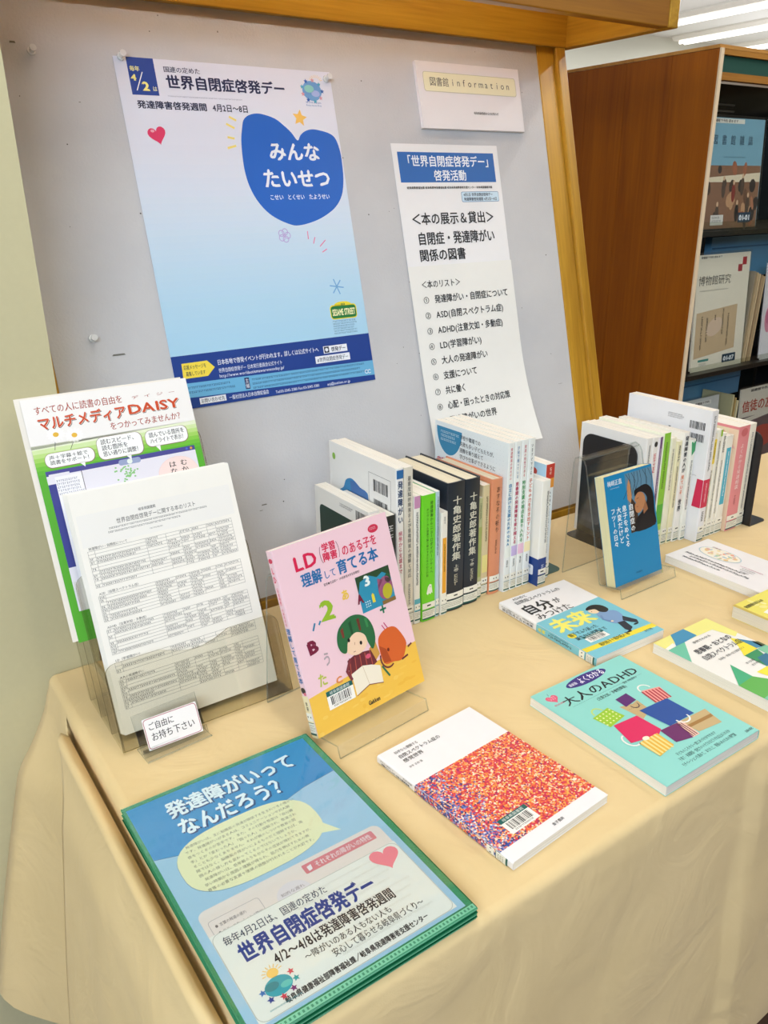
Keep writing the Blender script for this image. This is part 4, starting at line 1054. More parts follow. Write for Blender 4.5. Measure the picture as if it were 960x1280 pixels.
def face_a13(p):
    p.rect(0, 0, 182, 254, '#e6eef0', 1)
    for i in range(22):
        for j in range(16): p.ell(8 + i * 7.8, 8 + j * 7.6, .5, .5, '#b4c2c6', 1.3, 4)
    p.ell(38, 8, 33, 46, '#2f86b0', 2, 30, 0, 0, 180); p.gk(16, 14, 62, 34, 3, '#cfe4ee', 3)
    for i, s in enumerate(['学校や職場での', '失敗も多い子どもたちが、', '困難を乗り越えて', '学びや仕事ができるように']): p.t(s, 66, 12 + 11 * i, 66 + 7.4 * len(s), 20 + 11 * i, '#2a2a30', .01, 3)
    p.t('実践 ミニ自立支援ワーク集', 6, 62, 150, 78, '#c8354e', .02, 3); p.gk(90, 82, 160, 98, 2, '#cc5a70'); p.ell(160, 74, 10, 10, '#f0cfa8', 3); p.ell(160, 68, 10, 6, '#5a2c24', 4); p.ell(156, 75, 1, 1, '#222222', 5, 6); p.ell(164, 75, 1, 1, '#222222', 5, 6)


for i, (x0, x1, s1, c1, s2, c2, c3, lb) in enumerate((
        (.8320, .8462, '発達障害のある子の', '#cf3a4c', '自立に向けた支援のためのQ&A', '#2f7fae', '#eef2ea', 'tall white workbook with a dotted back cover and blue title, first of four alike'),
        (.8468, .8605, '学校で困っている', '#2a6fa8', '思春期の発達障害を乗り越える', '#b8325c', '#c9b6e4', 'tall white workbook with a violet block low on its spine, second of four alike'),
        (.8611, .8750, '発達の特性がある', '#c03a50', '特別支援の視点を取り入れる', '#3a9a54', '#eec4dc', 'tall white workbook with a pink block and green lettering, third of four alike'),
        (.8756, .8900, 'いますぐできる', '#33333a', '子どもの力を引き出すヒント', '#d06a4a', '#f4e6b8', 'tall white workbook with orange lettering, last of four alike'))):
    rowbook(lb, x0, x1, .878, 254, 182, '#eef1ee', [tvb(s1, .3, .62, .03, .24, c1, .012), tvb(s2, .22, .74, .26, .68, c2, .03), bl(.69, .76, c3), gv(.35, .6, .78, .84)], face_a13 if i == 0 else None, lab=8)


def face_a17(p):
    p.rect(0, 136, 130, 186, '#1c3f86', 2); p.rr(60, 150, 118, 168, 3, '#e9ecf2', 3); p.gk(64, 153, 114, 165, 2, '#334466', 4); p.gk(70, 139, 100, 143, 1, '#b9c8e8', 3); p.arc(98, 66, 3, 5, -90, 90, .7, '#666666', 2); p.arc(98, 96, 3, 5, -90, 90, .7, '#666666', 2)


rowbook('short white book in a navy paper band that juts out of the row', .8935, .9130, .862, 184, 128, '#efece4', [bl(.735, .98, '#1c3f86'), gv(.4, .66, .8, .88, '#c8d2e8'), gv(.6, .8, .1, .6)], face_a17, lab=4)
rowbook('white book with a red and orange tip to its spine, beside the green bookend', .9140, .9345, .876, 204, 148, '#e9eef0', [bl(0, .12, '#c43a2c'), bl(.12, .2, '#e89a3c'), gv(.4, .6, .03, .1, '#f6e0d0'), tvb('ADHD', .35, .72, .22, .36, '#26262c', .03), gv(.4, .62, .38, .78, '#2a3a66')],
        lambda p: (p.rect(0, 0, 148, 204, '#a9cbe0', 1), p.ell(120, 24, 9, 11, '#f0d2b4', 2), p.ell(120, 16, 9, 6, '#b04038', 3), p.ell(100, 34, 9, 6, '#e2e8ee', 2)), lab=10)


def bookend(label, col, x, y0, y1, h, foot, side=1, rough=.35):
    root = thing('bookend', label, 'bookend', Matrix.Translation((x, y0, .0003)), 'metal bookends'); m = mat(col, rough, .3, .02)
    d = y1 - y0; r = .02; P = [(0, 0), (d, 0), (d, h - r)]
    for i in range(6): a = R(90 * i / 5); P.append((d - r + r * math.cos(a), h - r + r * math.sin(a)))
    for i in range(6): a = R(90 + 90 * i / 5); P.append((r + r * math.cos(a), h - r + r * math.sin(a)))
    b = MB(); b.extrude(P, 0, .0014, m, 0); b.build('plate', root)
    x0, x1 = (.0016, foot) if side > 0 else (-foot, -.0002)
    sx = 1 if side > 0 else -1; P = [(0, 0), (foot * sx - .012 * sx, 0)]
    for i in range(5): a = R(-90 + 90 * i / 4); P.append(((foot - .012 + .012 * math.cos(a)) * sx, .012 + .012 * math.sin(a)))
    for i in range(5): a = R(90 * i / 4); P.append(((foot - .012 + .012 * math.cos(a)) * sx, d - .012 + .012 * math.sin(a)))
    P.append((0, d)); b = MB(); b.extrude(P, 0, .0012, m, 2); b.build('foot', root)
    return root


bookend('dark green metal bookend closing the left row of books', '#0d4a3c', .9358, .882, .985, .178, .040)
# right row
G2 = 'books in the right upright row'


def rb2(*a, **k): return rowbook(*a, group=G2, **k)


bookend('black metal bookend at the left end of the right row, behind the blue book', '#17181c', 1.1290, .868, .992, .197, .034, -1)
rb2('white book at the left end of the right row, against the black bookend', 1.1315, 1.1485, .853, 214, 148, '#f0eeea', [gv(.4, .65, .06, .7)], lab=8)
rb2('white book with a red title beginning with a black oval, in the right row', 1.1490, 1.1645, .853, 213, 148, '#f1eeea', [lambda p, T, H: p.ell(T / 2, H * .06, T * .28, 5, '#26262a', 3), gv(.3, .7, .14, .34, '#c8354e'), gv(.35, .65, .38, .8)], lab=8)
rb2('thin book with a dark purple spine in the right row', 1.1650, 1.1760, .853, 211, 148, '#efe9ec', [bl(.0, .98, '#6c4a78', .3, .9), gv(.45, .7, .1, .5, '#e8dcec')], lab=8)
rb2('lime green spined book in the right row', 1.1765, 1.1960, .852, 216, 148, '#eef0da', [bl(0, .62, '#8ac83a', .06, .97), bl(.62, .8, '#4fae34', .06, .97), bl(.8, 1, '#a6d860', .06, .97), gv(.35, .6, .08, .5, '#3a5a1a')], lab=8)
rb2('pale cream book right of the lime green spined one', 1.1965, 1.2115, .850, 204, 140, '#efecd2', [gv(.35, .6, .1, .5, '#555544')], lab=10)
rb2('short cream book with a black dotted title in the right row', 1.2120, 1.2255, .848, 196, 135, '#ece5bd', [gv(.3, .7, .04, .2), gv(.35, .65, .24, .66, '#444433')], lab=10)
rb2('white book with a bold black and orange vertical title in the right row', 1.2260, 1.2425, .846, 210, 148, '#f2efe8', [tvb('発達障害の人が', .2, .8, .03, .36, '#1d1d22', .03), tvb('見ている', .22, .78, .38, .56, '#e07a3c', .02), tvb('世界', .2, .8, .6, .72, '#1d1d22', .03)], lab=8)
rb2('white book with a green triangle at the top of its spine', 1.2430, 1.2570, .842, 195, 140, '#f0efe4', [lambda p, T, H: p.poly([(.5, 4), (T - .6, 4), (T - .6, 22), (T * .3, 30)], '#2f9a5c', 2), gv(.35, .65, .2, .7)], lab=8)


def face_b7(p):
    p.barcode(140, 24, 172, 38); p.barcode(140, 46, 172, 60); p.gk(92, 18, 128, 28, 3, '#777777'); p.star(98, 46, 4, '#55555a', 2, 5, .6, 90); p.gk(94, 53, 104, 56, 1, '#777777'); p.gk(146, 122, 166, 125, 1, '#999999'); p.poly([(169, 128), (182, 128), (182, 182), (164, 182)], '#cf2450', 2)


rb2('tall white book with two barcodes on its side and a magenta block', 1.2580, 1.2780, .818, 250, 182, '#e9e9ec', [gv(.35, .6, .04, .46, '#555555'), bl(.512, .728, '#cf2450'), gv(.4, .6, .54, .7, '#f4c8d4'), gv(.35, .65, .76, .86, '#444444')], face_b7, lab=8)
rb2('white book with a yellow rectangle near the top of its spine', 1.2790, 1.2935, .824, 203, 140, '#ece8d8', [bl(.05, .28, '#ecd24a', .25, .95), gv(.5, .75, .08, .24, '#5a4a18'), gv(.4, .66, .34, .84)], lab=8)
rb2('white book with a green tipped spine behind the yellow rectangle one', 1.2940, 1.3085, .824, 208, 140, '#eceadd', [bl(0, .06, '#9ac83c', .5, .95), gv(.35, .62, .1, .84)], lab=8)
rb2('thin white book with a black vertical title left of the blue striped spine', 1.3090, 1.3215, .824, 200, 140, '#efece2', [gv(.25, .7, .03, .2, '#1c1c22'), gv(.35, .62, .26, .8)], lab=8)
rb2('white book with a light blue bar on its spine in the right row', 1.3220, 1.3440, .824, 192, 135, '#f0eee4', [bl(.12, .7, '#3fb0cc', .2, .8), gv(.42, .6, .16, .62, '#e8f4f8')], lab=8)
rb2('cream book with a pink spine and a pink quarter circle on its side', 1.3480, 1.3840, .818, 206, 148, '#e8dcb8', [tvb('よくわかる発達相談', .3, .62, .16, .6, '#f6dcdc', .012), gv(.4, .55, .66, .78, '#a04a54'), lambda p, T, H: p.ell(T / 2, 12, T * .28, 8, '#cf6a70', 2)],
    lambda p: (p.rect(0, 0, 148, 5, '#e08a90', 2), p.ell(146, 8, 30, 34, '#eab4a8', 1.5, 24, 0, 90, 180), p.rect(128, 5, 148, 206, '#ecd0b4', 1.2)), lab=8, spcol='#e38a92')
rb2('white hardback at the right end of the right row', 1.3850, 1.4075, .820, 205, 148, '#f1eddf', [gv(.4, .6, .08, .84, '#444444')], lab=8)
bookend('black metal bookend at the right end of the right row', '#17181c', 1.4090, .804, .915, .188, .058)

# ------------------------------------------------------------------ stack of clear folders
FT = (.1527, .719); FTH = .1; FW, FH = 220, 310
GRN = clear('green_folder_plastic', (.62, .92, .76), .4, .08, .45, '#5fbf93'); GRD = clear('green_folder_dark', (.30, .72, .48), .4, .1, .55, '#1d7a52')
random.seed(5); NF = 16; PT = 1.06
for i in range(NF):
    dx = random.uniform(-.0014, .0014); dy = random.uniform(-.0014, .0014)
    root = thing('clear_folder', 'green clear plastic folder holding a flyer, in the stack under the top one' if i < NF - 1 else 'top clear green folder of the stack, showing its pale blue flyer', 'folder',
                 Matrix.Translation((dx, dy, 0)) @ flat_mx(FT[0], FT[1], FTH + random.uniform(-.25, .25) * (i < NF - 1), FH, .0008 + i * PT / 1000), 'green clear folders in a stack')
    b = MB(); g = GRD if i % 4 == 1 or i < 3 else GRN
    b.box((0, 0, 0), (FW / 1000, FH / 1000, .00022), g); tag(b.build('back_sheet', root), 'green back sheet')
    b = MB(); b.box((0, 0, .00080), (FW / 1000, FH / 1000, .00100), clear('folder_front_film', (.93, .97, .975), .5, .05) if i == NF - 1 else g); b.build('front_sheet', root)
    b = MB(); b.box((-.0002, 0, .00022), (.0006, FH / 1000, .00080), g); b.build('fold', root)
    b = MB(); b.box((.0006, 0, .00022), (FW / 1000, .005, .00080), mat('#8fd0ae' if i % 4 != 1 else '#2f8a60', .4)); 
    for k in range(54 if i > NF - 4 else 0): b.box((.004 + k * .004, .0012, .00081), (.0058 + k * .004, .0036, .00104), mat('#3f8a68', .4))
    b.build('welded_seam', root)
    if i < NF - 1:
        b = MB(); b.box((.004, .007, .00024), (.212, .304, .00076), mat('#d8e4ea', .6)); o = b.build('flyer'); o.matrix_world = root.matrix_world.copy(); tag(o, 'pale flyer inside one of the lower stacked clear folders', 'flyer', 'flyers inside the stacked folders')
    else: top_mx = root.matrix_world.copy()


def art(name, label, cat, W, H, mx, draw, base='#f3f2ee', th=.0003, rough=.5, coat=0, group=None):
    """a flat printed sheet in the frame mx: x right, y up from its bottom left, z out"""
    b = MB(); b.box((0, 0, 0), (W / 1000, H / 1000, th), mat(base, rough, coat, .015)); p = Page(); draw(p); p.into(b, lambda u, v, l: (u / 1000, (H - v) / 1000, th + .00002 + .00004 * l))
    o = b.build(name); o.matrix_world = mx; return tag(o, label, cat, group)


def flyer(p):
    p.rect(0, 0, 210, 297, '#a9cbe4', 1)
    p.poly([(0, 0), (210, 0), (210, 70), (190, 72), (168, 75), (146, 81), (124, 90), (100, 98), (76, 101), (50, 98), (24, 90), (0, 82)], '#2290cc', 2); p.line([(0, 82.5), (24, 90.5), (50, 98.5), (76, 101.5), (100, 98.5), (124, 90.5), (146, 81.5), (168, 75.5), (190, 72.5), (210, 70.5)], .7, '#1a5f98', 2.5)
    for q, (t1, a) in enumerate((('発達障がいって', (34, 14, 182, 39)), ('なんだろう？', (35, 44, 160, 70)))):
        p.t(t1, a[0] + 1.2, a[1] + 1.6, a[2] + 1.2, a[3] + 1.6, '#1b3f78', .06, 3); p.t(t1, *a, '#f2f7fc', .035, 4)
    P = []
    for i in range(40):
        t = 2 * math.pi * i / 40; e = .72; c, s_ = math.cos(t), math.sin(t); P.append((88 + 73 * math.copysign(abs(c) ** e, c), 116 + 43 * math.copysign(abs(s_) ** e, s_)))
    p.poly([(x - .5, y + .6) for x, y in P], '#7f9fb8', 2.6); p.poly(P, '#f3ecc0', 3); p.poly([(150, 134), (157, 130), (169, 152), (151, 145)], '#f3ecc0', 3.1)
    random.seed(9)
    L = ['発達障がいは、主に脳機能の発達が関係する生まれつきの障がい', 'です。発達障がいがある人は、コミュニケーションや対人関', '係をつくるのが苦手です。また、その行動や態度は「自分勝', '手」とか「変わった人」「困った人」と誤解され、敬遠され', 'ることも少なくありません。それが親のしつけや教育の問', '題ではなく、脳機能の障がいによるものだと理解すれば、周', '囲の人の接し方も変わってくるのではないでしょうか。', '発達障がいは、低年齢のうちからその症状が現れてきますが、', '早い時期から周囲の理解が得られ、能力を伸ばすための療', '育等の必要な支援や環境の調整が行われることが大切です。']
    for i, s in enumerate(L): p.t(s, 28 + (3 if i in (0, 7) else 0), 83 + 6.9 * i, 28 + 4.25 * len(s), 87 + 6.9 * i, '#77735f', 0, 4, res=1)
    p.rr(8, 166, 202, 287, 8, '#f1dfd9', 3); p.rr(112, 171, 192, 183, 1.5, '#e6868f', 4); p.t('それぞれの障がいの特性', 124, 173.5, 188, 181, '#fbeef0', .012, 5); p.poly([(116, 175), (121, 174), (120, 180), (116, 181)], '#fbeef0', 5)
    p.ell(92, 196, 17, 15, '#e8dbe0', 4); p.t('知的な遅れ', 80, 190, 104, 194, '#88777c', 0, 5, res=1); p.rframe(13, 180, 62, 216, 3, .4, '#a89aa0', 4)
    for i, s in enumerate(['言葉の発達の遅れ', 'コミュニケーションの障がい', '対人関係・社会性の障がい']): p.t('● ' + s, 17, 186 + 8 * i, 22 + 3.1 * len(s), 190 + 8 * i, '#6a5f66', 0, 5, res=1)
    for i in range(6): p.t(['自閉症スペクトラム障害', '注意欠陥多動性障害', '学習障がい', '全体的な知的発達に遅れはないのに', '不注意 多動 衝動的', 'アスペルガー症候群'][i], 120 - 8 * (i % 2), 205 + 11 * i, 175, 210 + 11 * i, '#c9b9b4', 0, 5, res=1)


o = art('flyer', 'pale blue flyer with a cream speech bubble inside the top clear folder', 'flyer', 210, 297, top_mx @ Matrix.Translation((.0035, .007, .00024)), flyer, '#a9cbe4', .0002)


def slip(p):
    for i in range(9): p.gk(70 + 8 * (i % 3), 8 + 9 * i, 180 - 5 * (i % 4), 11 + 9 * i, 1, '#e6dcd2', 1.2)
    p.rframe(.5, .5, 194.5, 97.5, 8, .4, '#a9a49c', 1)
    p.t('毎年4月2日は、国連の定めた', 8, 7, 110, 17, '#24304e', .008, 3); p.t('世界自閉症啓発デー', 14, 21, 150, 42, '#1a3a86', .04, 3); p.t('4/2〜4/8は発達障害啓発週間', 36, 45, 158, 58, '#1d1d26', .022, 3)
    p.t('〜障がいのある人もない人も', 58, 61, 146, 69, '#26262c', .01, 3); p.t('安心して暮らせる岐阜県づくり〜', 79, 71, 174, 79.5, '#26262c', .012, 3); p.t('岐阜県健康福祉部障害福祉課／岐阜県発達障害者支援センター', 26, 87, 168, 93.5, '#1d1d22', .03, 3)
    p.ell(28, 75, 12, 9, '#2a9aa8', 3); p.ell(23, 73, 6, 4, '#1f7f8a', 4); p.ell(34, 77, 5, 3, '#5cb8b0', 4); p.ell(29, 62, 5, 4.6, '#f0c46a', 3)
    for a in range(180, 370, 24): p.line([(29 + 6 * math.cos(R(a)), 62 + 5.4 * math.sin(R(a))), (29 + 9 * math.cos(R(a)), 62 + 8 * math.sin(R(a)))], .8, '#f0c46a', 3)
    for i, (x, y) in enumerate(((14, 74), (17, 83), (27, 86), (37, 84), (43, 77), (42, 69))): p.star(x, y, 3.4, ['#2b6bb0', '#243a8a', '#c8354e', '#7a2a6a', '#2f9a9a', '#d0505a'][i], 5)
    p.gk(12, 91, 40, 93, 1, '#2a9aa8', 4); p.heart(176, 13, 15, '#e8818e', 2, 8)


b = MB()
o = art('title_slip', 'translucent white title slip over the lower half of the flyer, in the top folder', 'slip', 195, 98, top_mx @ Matrix.Translation((.0115, .0105, .00062)), slip, '#f4ede6', .0001)

# ------------------------------------------------------------------ tiered leaflet holder
HM = clear('smoke_acrylic', (.968, .96, .92), .5, .03, .0); HE = clear('smoke_acrylic_edge', (.60, .54, .38), .6, .06, .3, '#9a8a5c')
hold = thing('leaflet_holder', 'tiered smoke-tinted acrylic leaflet holder at the left end of the table', 'leaflet holder', Matrix.Translation((.188, .826, .0006)))
LT = R(20); HW = .226


def lp(y0, L, t=.0025): return [(y0, .004), (y0 + L * math.sin(LT), .004 + L * math.cos(LT))]


def plate(name, y0, L, lo=0.004, notch=0):
    # front plate with rounded rim corners and a dip in the middle
    b = MB(); P = []; r = .014; w = HW
    P += [(0, 0), (w, 0), (w, L - r)]
    for i in range(5): a = R(90 * i / 4); P.append((w - r + r * math.cos(a), L - r + r * math.sin(a)))
    if notch:
        for i in range(9): a = i / 8; P.append((w * .70 - w * .4 * a, L - notch * math.sin(math.pi * a)))
    for i in range(5): a = R(90 + 90 * i / 4); P.append((r + r * math.cos(a), L - r + r * math.sin(a)))
    t = .0025
    def f(x, s, d): return (x, y0 + s * math.sin(LT) + d * math.cos(LT), lo + s * math.cos(LT) - d * math.sin(LT))
    n = len(P)
    b.poly([f(x, s, 0) for x, s in P], HM); b.poly([f(x, s, t) for x, s in P][::-1], HM)
    for i in range(n):
        j = (i + 1) % n; b.poly([f(*P[i], 0), f(*P[i], t), f(*P[j], t), f(*P[j], 0)], HE)
    b.build(name, hold)


TI_ = [(0, .105), (.044, .197), (.087, .255), (.132, .325)]
plate('pocket_front', 0, .105, notch=.012); plate('pocket_front', .044, .197); plate('pocket_front', .087, .255); plate('back_plate', .132, .325)
for x in (0.0002, HW - .0028):
    P = []
    for i, (y0, L) in enumerate(TI_):
        s = .018
        if i == 0: P.append((y0 + .001, .001))
        P.append((y0 + .003 + (L - .004) * math.sin(LT), (L - .004) * math.cos(LT)))
        if i < 3:
            y1, L1 = TI_[i + 1]; zz = (L - .004) * math.cos(LT) - .004; P.append((y1 - .001 + zz * math.tan(LT), zz))
    P += [(TI_[3][0] + .012, .001)]
    b = MB(); b.extrude(P, x, x + .0025, HM, 0); b.build('side_panel', hold)
b = MB(); b.box((.003, .004, 0), (HW - .003, .142, .0025), HM); b.build('base', hold)
b = MB()
for i in range(3): b.box((.003, TI_[i][0] + .008 + (.0) + (.03, .034, .0)[i] * 0, .0), (.004, TI_[i][0] + .009, .003), HE)
# small rest inside the rear pocket that carries the leaflets
b = MB(); zr = .108; yr = .826 + 0; b.box((.004, .087 + zr * math.tan(LT) + .006, zr - .002), (HW - .004, .132 + zr * math.tan(LT) - .004, zr), HM); b.build('pocket_floor', hold)


def lean20(x, y, z): return frame((x, y, z), (1, 0, 0), (0, math.sin(LT), math.cos(LT)), (0, -math.cos(LT), math.sin(LT)))


def daisy(p):
    p.poly([(0, 0), (206, 0), (206, 56), (0, 60)], '#f4f0ec', 1)
    cs = ['#e6edcc', '#d2e6a8', '#bcdd84', '#a2d262', '#86c848', '#6fbf3a', '#5fb534']
    for i, c in enumerate(cs): p.rect(0, 56 + 5 * i, 206, 61 + 5 * i, c, 1)
    p.rect(0, 91, 206, 297, '#57ad30', 1)
    p.t('すべての人に読書の自由を', 12.5, 10, 119, 20, '#a83a22', .01, 4)
    for dx, dy, c, bd, l in ((.9, 1.1, '#6b6258', .03, 3), (0, 0, '#f7f0ea', .055, 3.6), (0, 0, '#cf4a1e', .03, 4.4)): p.t('マルチメディア', 13 + dx, 23.5 + dy, 120 + dx, 39 + dy, c, bd, l); p.t('DAISY', 122 + dx, 22 + dy, 191 + dx, 37 + dy, c, bd, l)
    p.t('デ  イ  ジ  ー', 130, 13.5, 188, 17.5, '#a83a22', 0, 4); p.t('をつかってみませんか？', 96, 42, 192, 51.5, '#a83a22', .012, 4)
    for cx, cy in ((31, 46), (52, 50)):
        for k in range(14): p.ell(cx + 7 * math.cos(k * .449), cy + 5 * math.sin(k * .449), 4.2, 1.5, '#faf8f2', 2 + .01 * k, 8, math.degrees(k * .449))
        p.ell(cx, cy, 3.4, 2.8, '#e6b63a', 3)
    p.line([(29, 52), (26, 64)], .6, '#444444', 2); p.line([(50, 56), (44, 66)], .6, '#444444', 2)
    p.rect(9, 88, 197, 260, '#e8e4ec', 2); p.rect(9, 88, 197, 94, '#4a4a92', 3); p.rect(12, 92, 36, 96, '#e8e4ec', 4); p.rect(9, 104, 18, 206, '#3a3f8c', 3); p.rect(18, 96, 50, 260, '#f4f2f6', 3); p.line([(50, 94), (50, 260)], .8, '#5c4a52', 4)
    p.rr(96, 90, 124, 97, 3, '#9aa6c8', 4); p.ell(110, 93.5, 3.4, 3.2, '#e8f0e8', 5); p.gk(19, 100, 48, 120, 5, '#8a8a9c', 4); p.ell(186, 91, 1.6, 1.6, '#4a6ad0', 4); p.ell(192, 91, 1.6, 1.6, '#e0a030', 4)
    for i in range(40): p.ell(104 + random.gauss(0, 7), 107 + random.gauss(0, 5), 1.4, 1.1, '#8ac47a', 4 + i * .01, 6)
    p.ell(169, 120, 27, 22, '#f4d3cc', 4); p.ell(169, 120, 26.4, 21.4, '#f7ded8', 4.5); p.tv('むか', 173, 103, 183, 121, '#1c1c1c', .012, 5); p.tv('はな', 158, 103, 168, 121, '#1c1c1c', .012, 5)
    for (a, c, e, g, tail, L) in ((12, 67.5, 70, 84.5, (56, 90), ['声＋字幕＋絵で', '読書をサポート！']), (75, 58.5, 131, 86, (113, 92), ['読むスピード、', '読む箇所を', '思い通りに調整！']), (136, 60, 191.5, 80.5, (152, 88), ['読んでいる箇所を', 'ハイライトで表示！'])):
        p.rr(a - .5, c - .4, e + .9, g + .9, 8, '#8a6a60', 4.6); p.rr(a, c, e, g, 7.6, '#fbfaf7', 5); p.poly([(tail[0] - 6, g - 1), (tail[0] + 1, g - 1), tail], '#fbfaf7', 5)
        h = (g - c - 5) / len(L)
        for i, s in enumerate(L): p.t(s, a + 5, c + 2.6 + h * i, min(e - 3, a + 6 + 6.4 * len(s)), c + 2.6 + h * i + h * .86, '#2a2a2e', .012, 6)


art('leaflet', 'green and white leaflet with orange lettering in the rear pocket of the holder, front copy', 'leaflet', 206, 297, lean20(.176 + .0015, .9185 + .0, .1125), daisy, '#f4f0ec', .0004, group='leaflets in the rear pocket')
art('leaflet', 'rear copy of the green and white leaflet, its edge showing at the left', 'leaflet', 206, 297, lean20(.1715, .9225, .1135), lambda p: None, '#efe8dc', .0012, group='leaflets in the rear pocket')


def blist(p):
    p.t('岐阜県図書館', 78, 32, 100, 36, '#333333', .01, 3); p.t('世界自閉症啓発デーに関する本のリスト', 49, 39, 151, 45.5, '#2a2a2a', .004, 3)
    p.gk(39, 48, 164, 51.5, 1, '#555555'); p.gk(37, 52.5, 127, 56, 1, '#555555'); p.gk(87, 59.5, 103, 62, 1, '#666666')
    p.rr(4, 27, 200, 66, 1, '#efece6', 1)
    random.seed(4); H_ = ['発達障がい・自閉症について', 'ASD（自閉スペクトラム症）', 'ADHD（注意欠如・多動症）', 'LD（学習障がい）', '大人の発達障がい']
    cols = [8, 16, 78, 104, 122, 138, 158, 170, 193]
    for hh, (y0, y1) in zip(H_, ((71, 115.5), (126, 157.5), (167.5, 198.5), (209, 221.5), (231, 267))):
        p.t(hh, 9.5, y0 - 4.6, 11 + 3.5 * len(hh), y0 - 1, '#333333', .004, 3, res=1); n = max(3, round((y1 - y0) / 4.1)); h = (y1 - y0) / n
        for i in range(n + 1): p.rect(8, y0 + h * i - .13, 193, y0 + h * i + .13, '#4a4a48', 2)
        for c in cols: p.rect(c - .13, y0, c + .13, y1, '#4a4a48', 2)
        for i in range(n):
            for j in range(len(cols) - 1):
                if random.random() < .3: continue
                a = cols[j] + 1; e = cols[j + 1] - 1; w = (e - a) * random.uniform(.45, .98)
                p.gk(a, y0 + h * i + h * .22, a + w, y0 + h * i + h * .85, 1, '#3c3c3c', 3, fill=.9)


for i in range(5):
    art('book_list_sheet', 'front white book list sheet with five printed tables in the holder' if i == 0 else 'white sheet behind the front book list in the holder pocket', 'paper', 206, 297,
        lean20(.199 - .0009 * i, .8545 + .0016 * i, .0075 + .0004 * (i % 2)), blist if i == 0 else (lambda p: None), '#f3efe6', .0009, group='book list sheets in the front pocket')

# little easel card
cs = thing('card_stand', 'small clear acrylic card stand in front of the leaflet holder', 'card stand', Matrix.Translation((.206, .792, .0006)) @ Matrix.Rotation(R(4), 4, 'Z'))
CA = R(27.5)
ribbon('base', [(-.001, .0035), (.001, .001), (.034, .001)], .081, .002, cs)
ribbon('back_plate', [(.0185, .0032), (.0185 + .047 * math.sin(CA), .0032 + .047 * math.cos(CA))], .081, .0016, cs)
ribbon('front_lip', [(.0105, .0032), (.0145, .0115)], .081, .0016, cs)


def cardp(p):
    p.rframe(1.2, 1.2, 65.8, 35.8, 3.5, .7, '#b0404a', 2); p.t('ご自由に', 5, 6, 37, 15, '#3a3436', .01, 3); p.t('お持ち下さい', 6, 18, 60, 28, '#3a3436', .01, 3)


u = Vector((math.cos(R(.0)), math.sin(R(.0)), 0)); v = Vector((0, math.sin(CA), math.cos(CA)))
art('sign_card', 'small white card with a thin red border on the card stand', 'card', 67, 37, frame((.2125, .8065, .0085), u, v, u.cross(v)), cardp, '#f3f0ee', .0005)

# ------------------------------------------------------------------ magazine rack on the right
RX, RY = 1.8, 1.27
rack = thing('magazine_rack', 'tall wooden magazine rack with a broad brown end panel and dark shelves', 'magazine rack', Matrix.Translation((2.25, 1.5, -.70)))
RI = rack.matrix_world.inverted()
VEN = wood('brown_veneer', '#7e3c00', '#a65c02', 2, .8, .3)


def rpart(b, name, **k): return b.build(name, rack, RI.copy(), **k)


ys = [1.27, 1.40, 1.535, 1.665, 1.79, 1.92]
for i in range(5):
    b = MB(); b.box((RX, ys[i] + (.0 if i else .004), -.70), (RX + .011, ys[i + 1] - .0006, .908 - .0), VEN); rpart(b, 'veneer_strip')
b = MB(); b.box((RX - .0005, RY - .0005, -.70), (RX + .0115, RY + .0035, .9085), mat('#e6d2b4', .4)); rpart(b, 'edge_trim')
b = MB(); b.box((RX - .001, RY + .0036, .9088), (RX + .9, 1.92, .916), wood('rack_top', '#a87334', '#cf9a52', 0)); rpart(b, 'top_board')
OKD = wood('rack_rail', '#8a5a22', '#b98238', 0)
b = MB(); b.box((RX + .0125, RY + .004, .897), (RX + .9, RY + .02, .9085), OKD); rpart(b, 'top_rail')
b = MB(); b.box((RX + .0125, RY + .012, .862), (RX + .9, RY + .022, .8965), mat('#11493f', .6)); tag(rpart(b, 'header_band'), 'dark green header band')
b = MB(); b.box((RX + .0125, RY + .004, .846), (RX + .9, RY + .022, .8615), OKD); rpart(b, 'header_rail')
BLK = mat('#15171a', .45, .2, .1); 
b = MB(); b.box((RX + .0125, 1.60, -.70), (RX + .9, 1.61, .896), mat('#0e1614', .25, .5, .1)); rpart(b, 'back_panel')
b = MB(); b.box((RX + .88, RY + .023, -.70), (RX + .9, 1.595, .845), BLK); rpart(b, 'end_panel')
for z in (.505, .150, -.215):
    b = MB(); b.box((RX + .0125, RY + .002, z), (RX + .878, 1.595, z + .012), BLK); rpart(b, 'shelf')
    b = MB(); b.box((RX + .0125, RY - .001, z + .002), (RX + .878, RY + .0015, z + .034), clear('shelf_lip_plastic', (.93, .94, .90), .6, .05)); tag(rpart(b, 'shelf_lip'), 'clear plastic shelf lip')
SB = mat('#5d93b4', .35, .3)
for z, X in ((.80, 0), (.815, .0)):
    b = MB(); b.box((RX + .05, 1.42, z), (RX + .30, 1.425, z + .004), mat('#9a9a98', .3, metal=1)); rpart(b, 'wire_bar')
# blue flap boxes under the upper shelf
for x0, x1, z0, z1, y in ((1.835, 1.985, .40, .492, 1.40), (2.0, 2.30, .385, .495, 1.37), (1.86, 1.99, .06, .10, 1.42), (2.02, 2.3, .03, .11, 1.42)):
    b = MB(); b.box((x0, y, z0), (x1, y + .02, z1), SB); b.box((x0 + .004, y - .004, z1 - .03), (x1 - .004, y, z1 - .027), mat('#3f6f8e', .4)); tag(rpart(b, 'flap_panel'), 'pale blue plastic flap panel')
COVF = clear('magazine_cover_film', (.97, .985, .99), .9, .06)


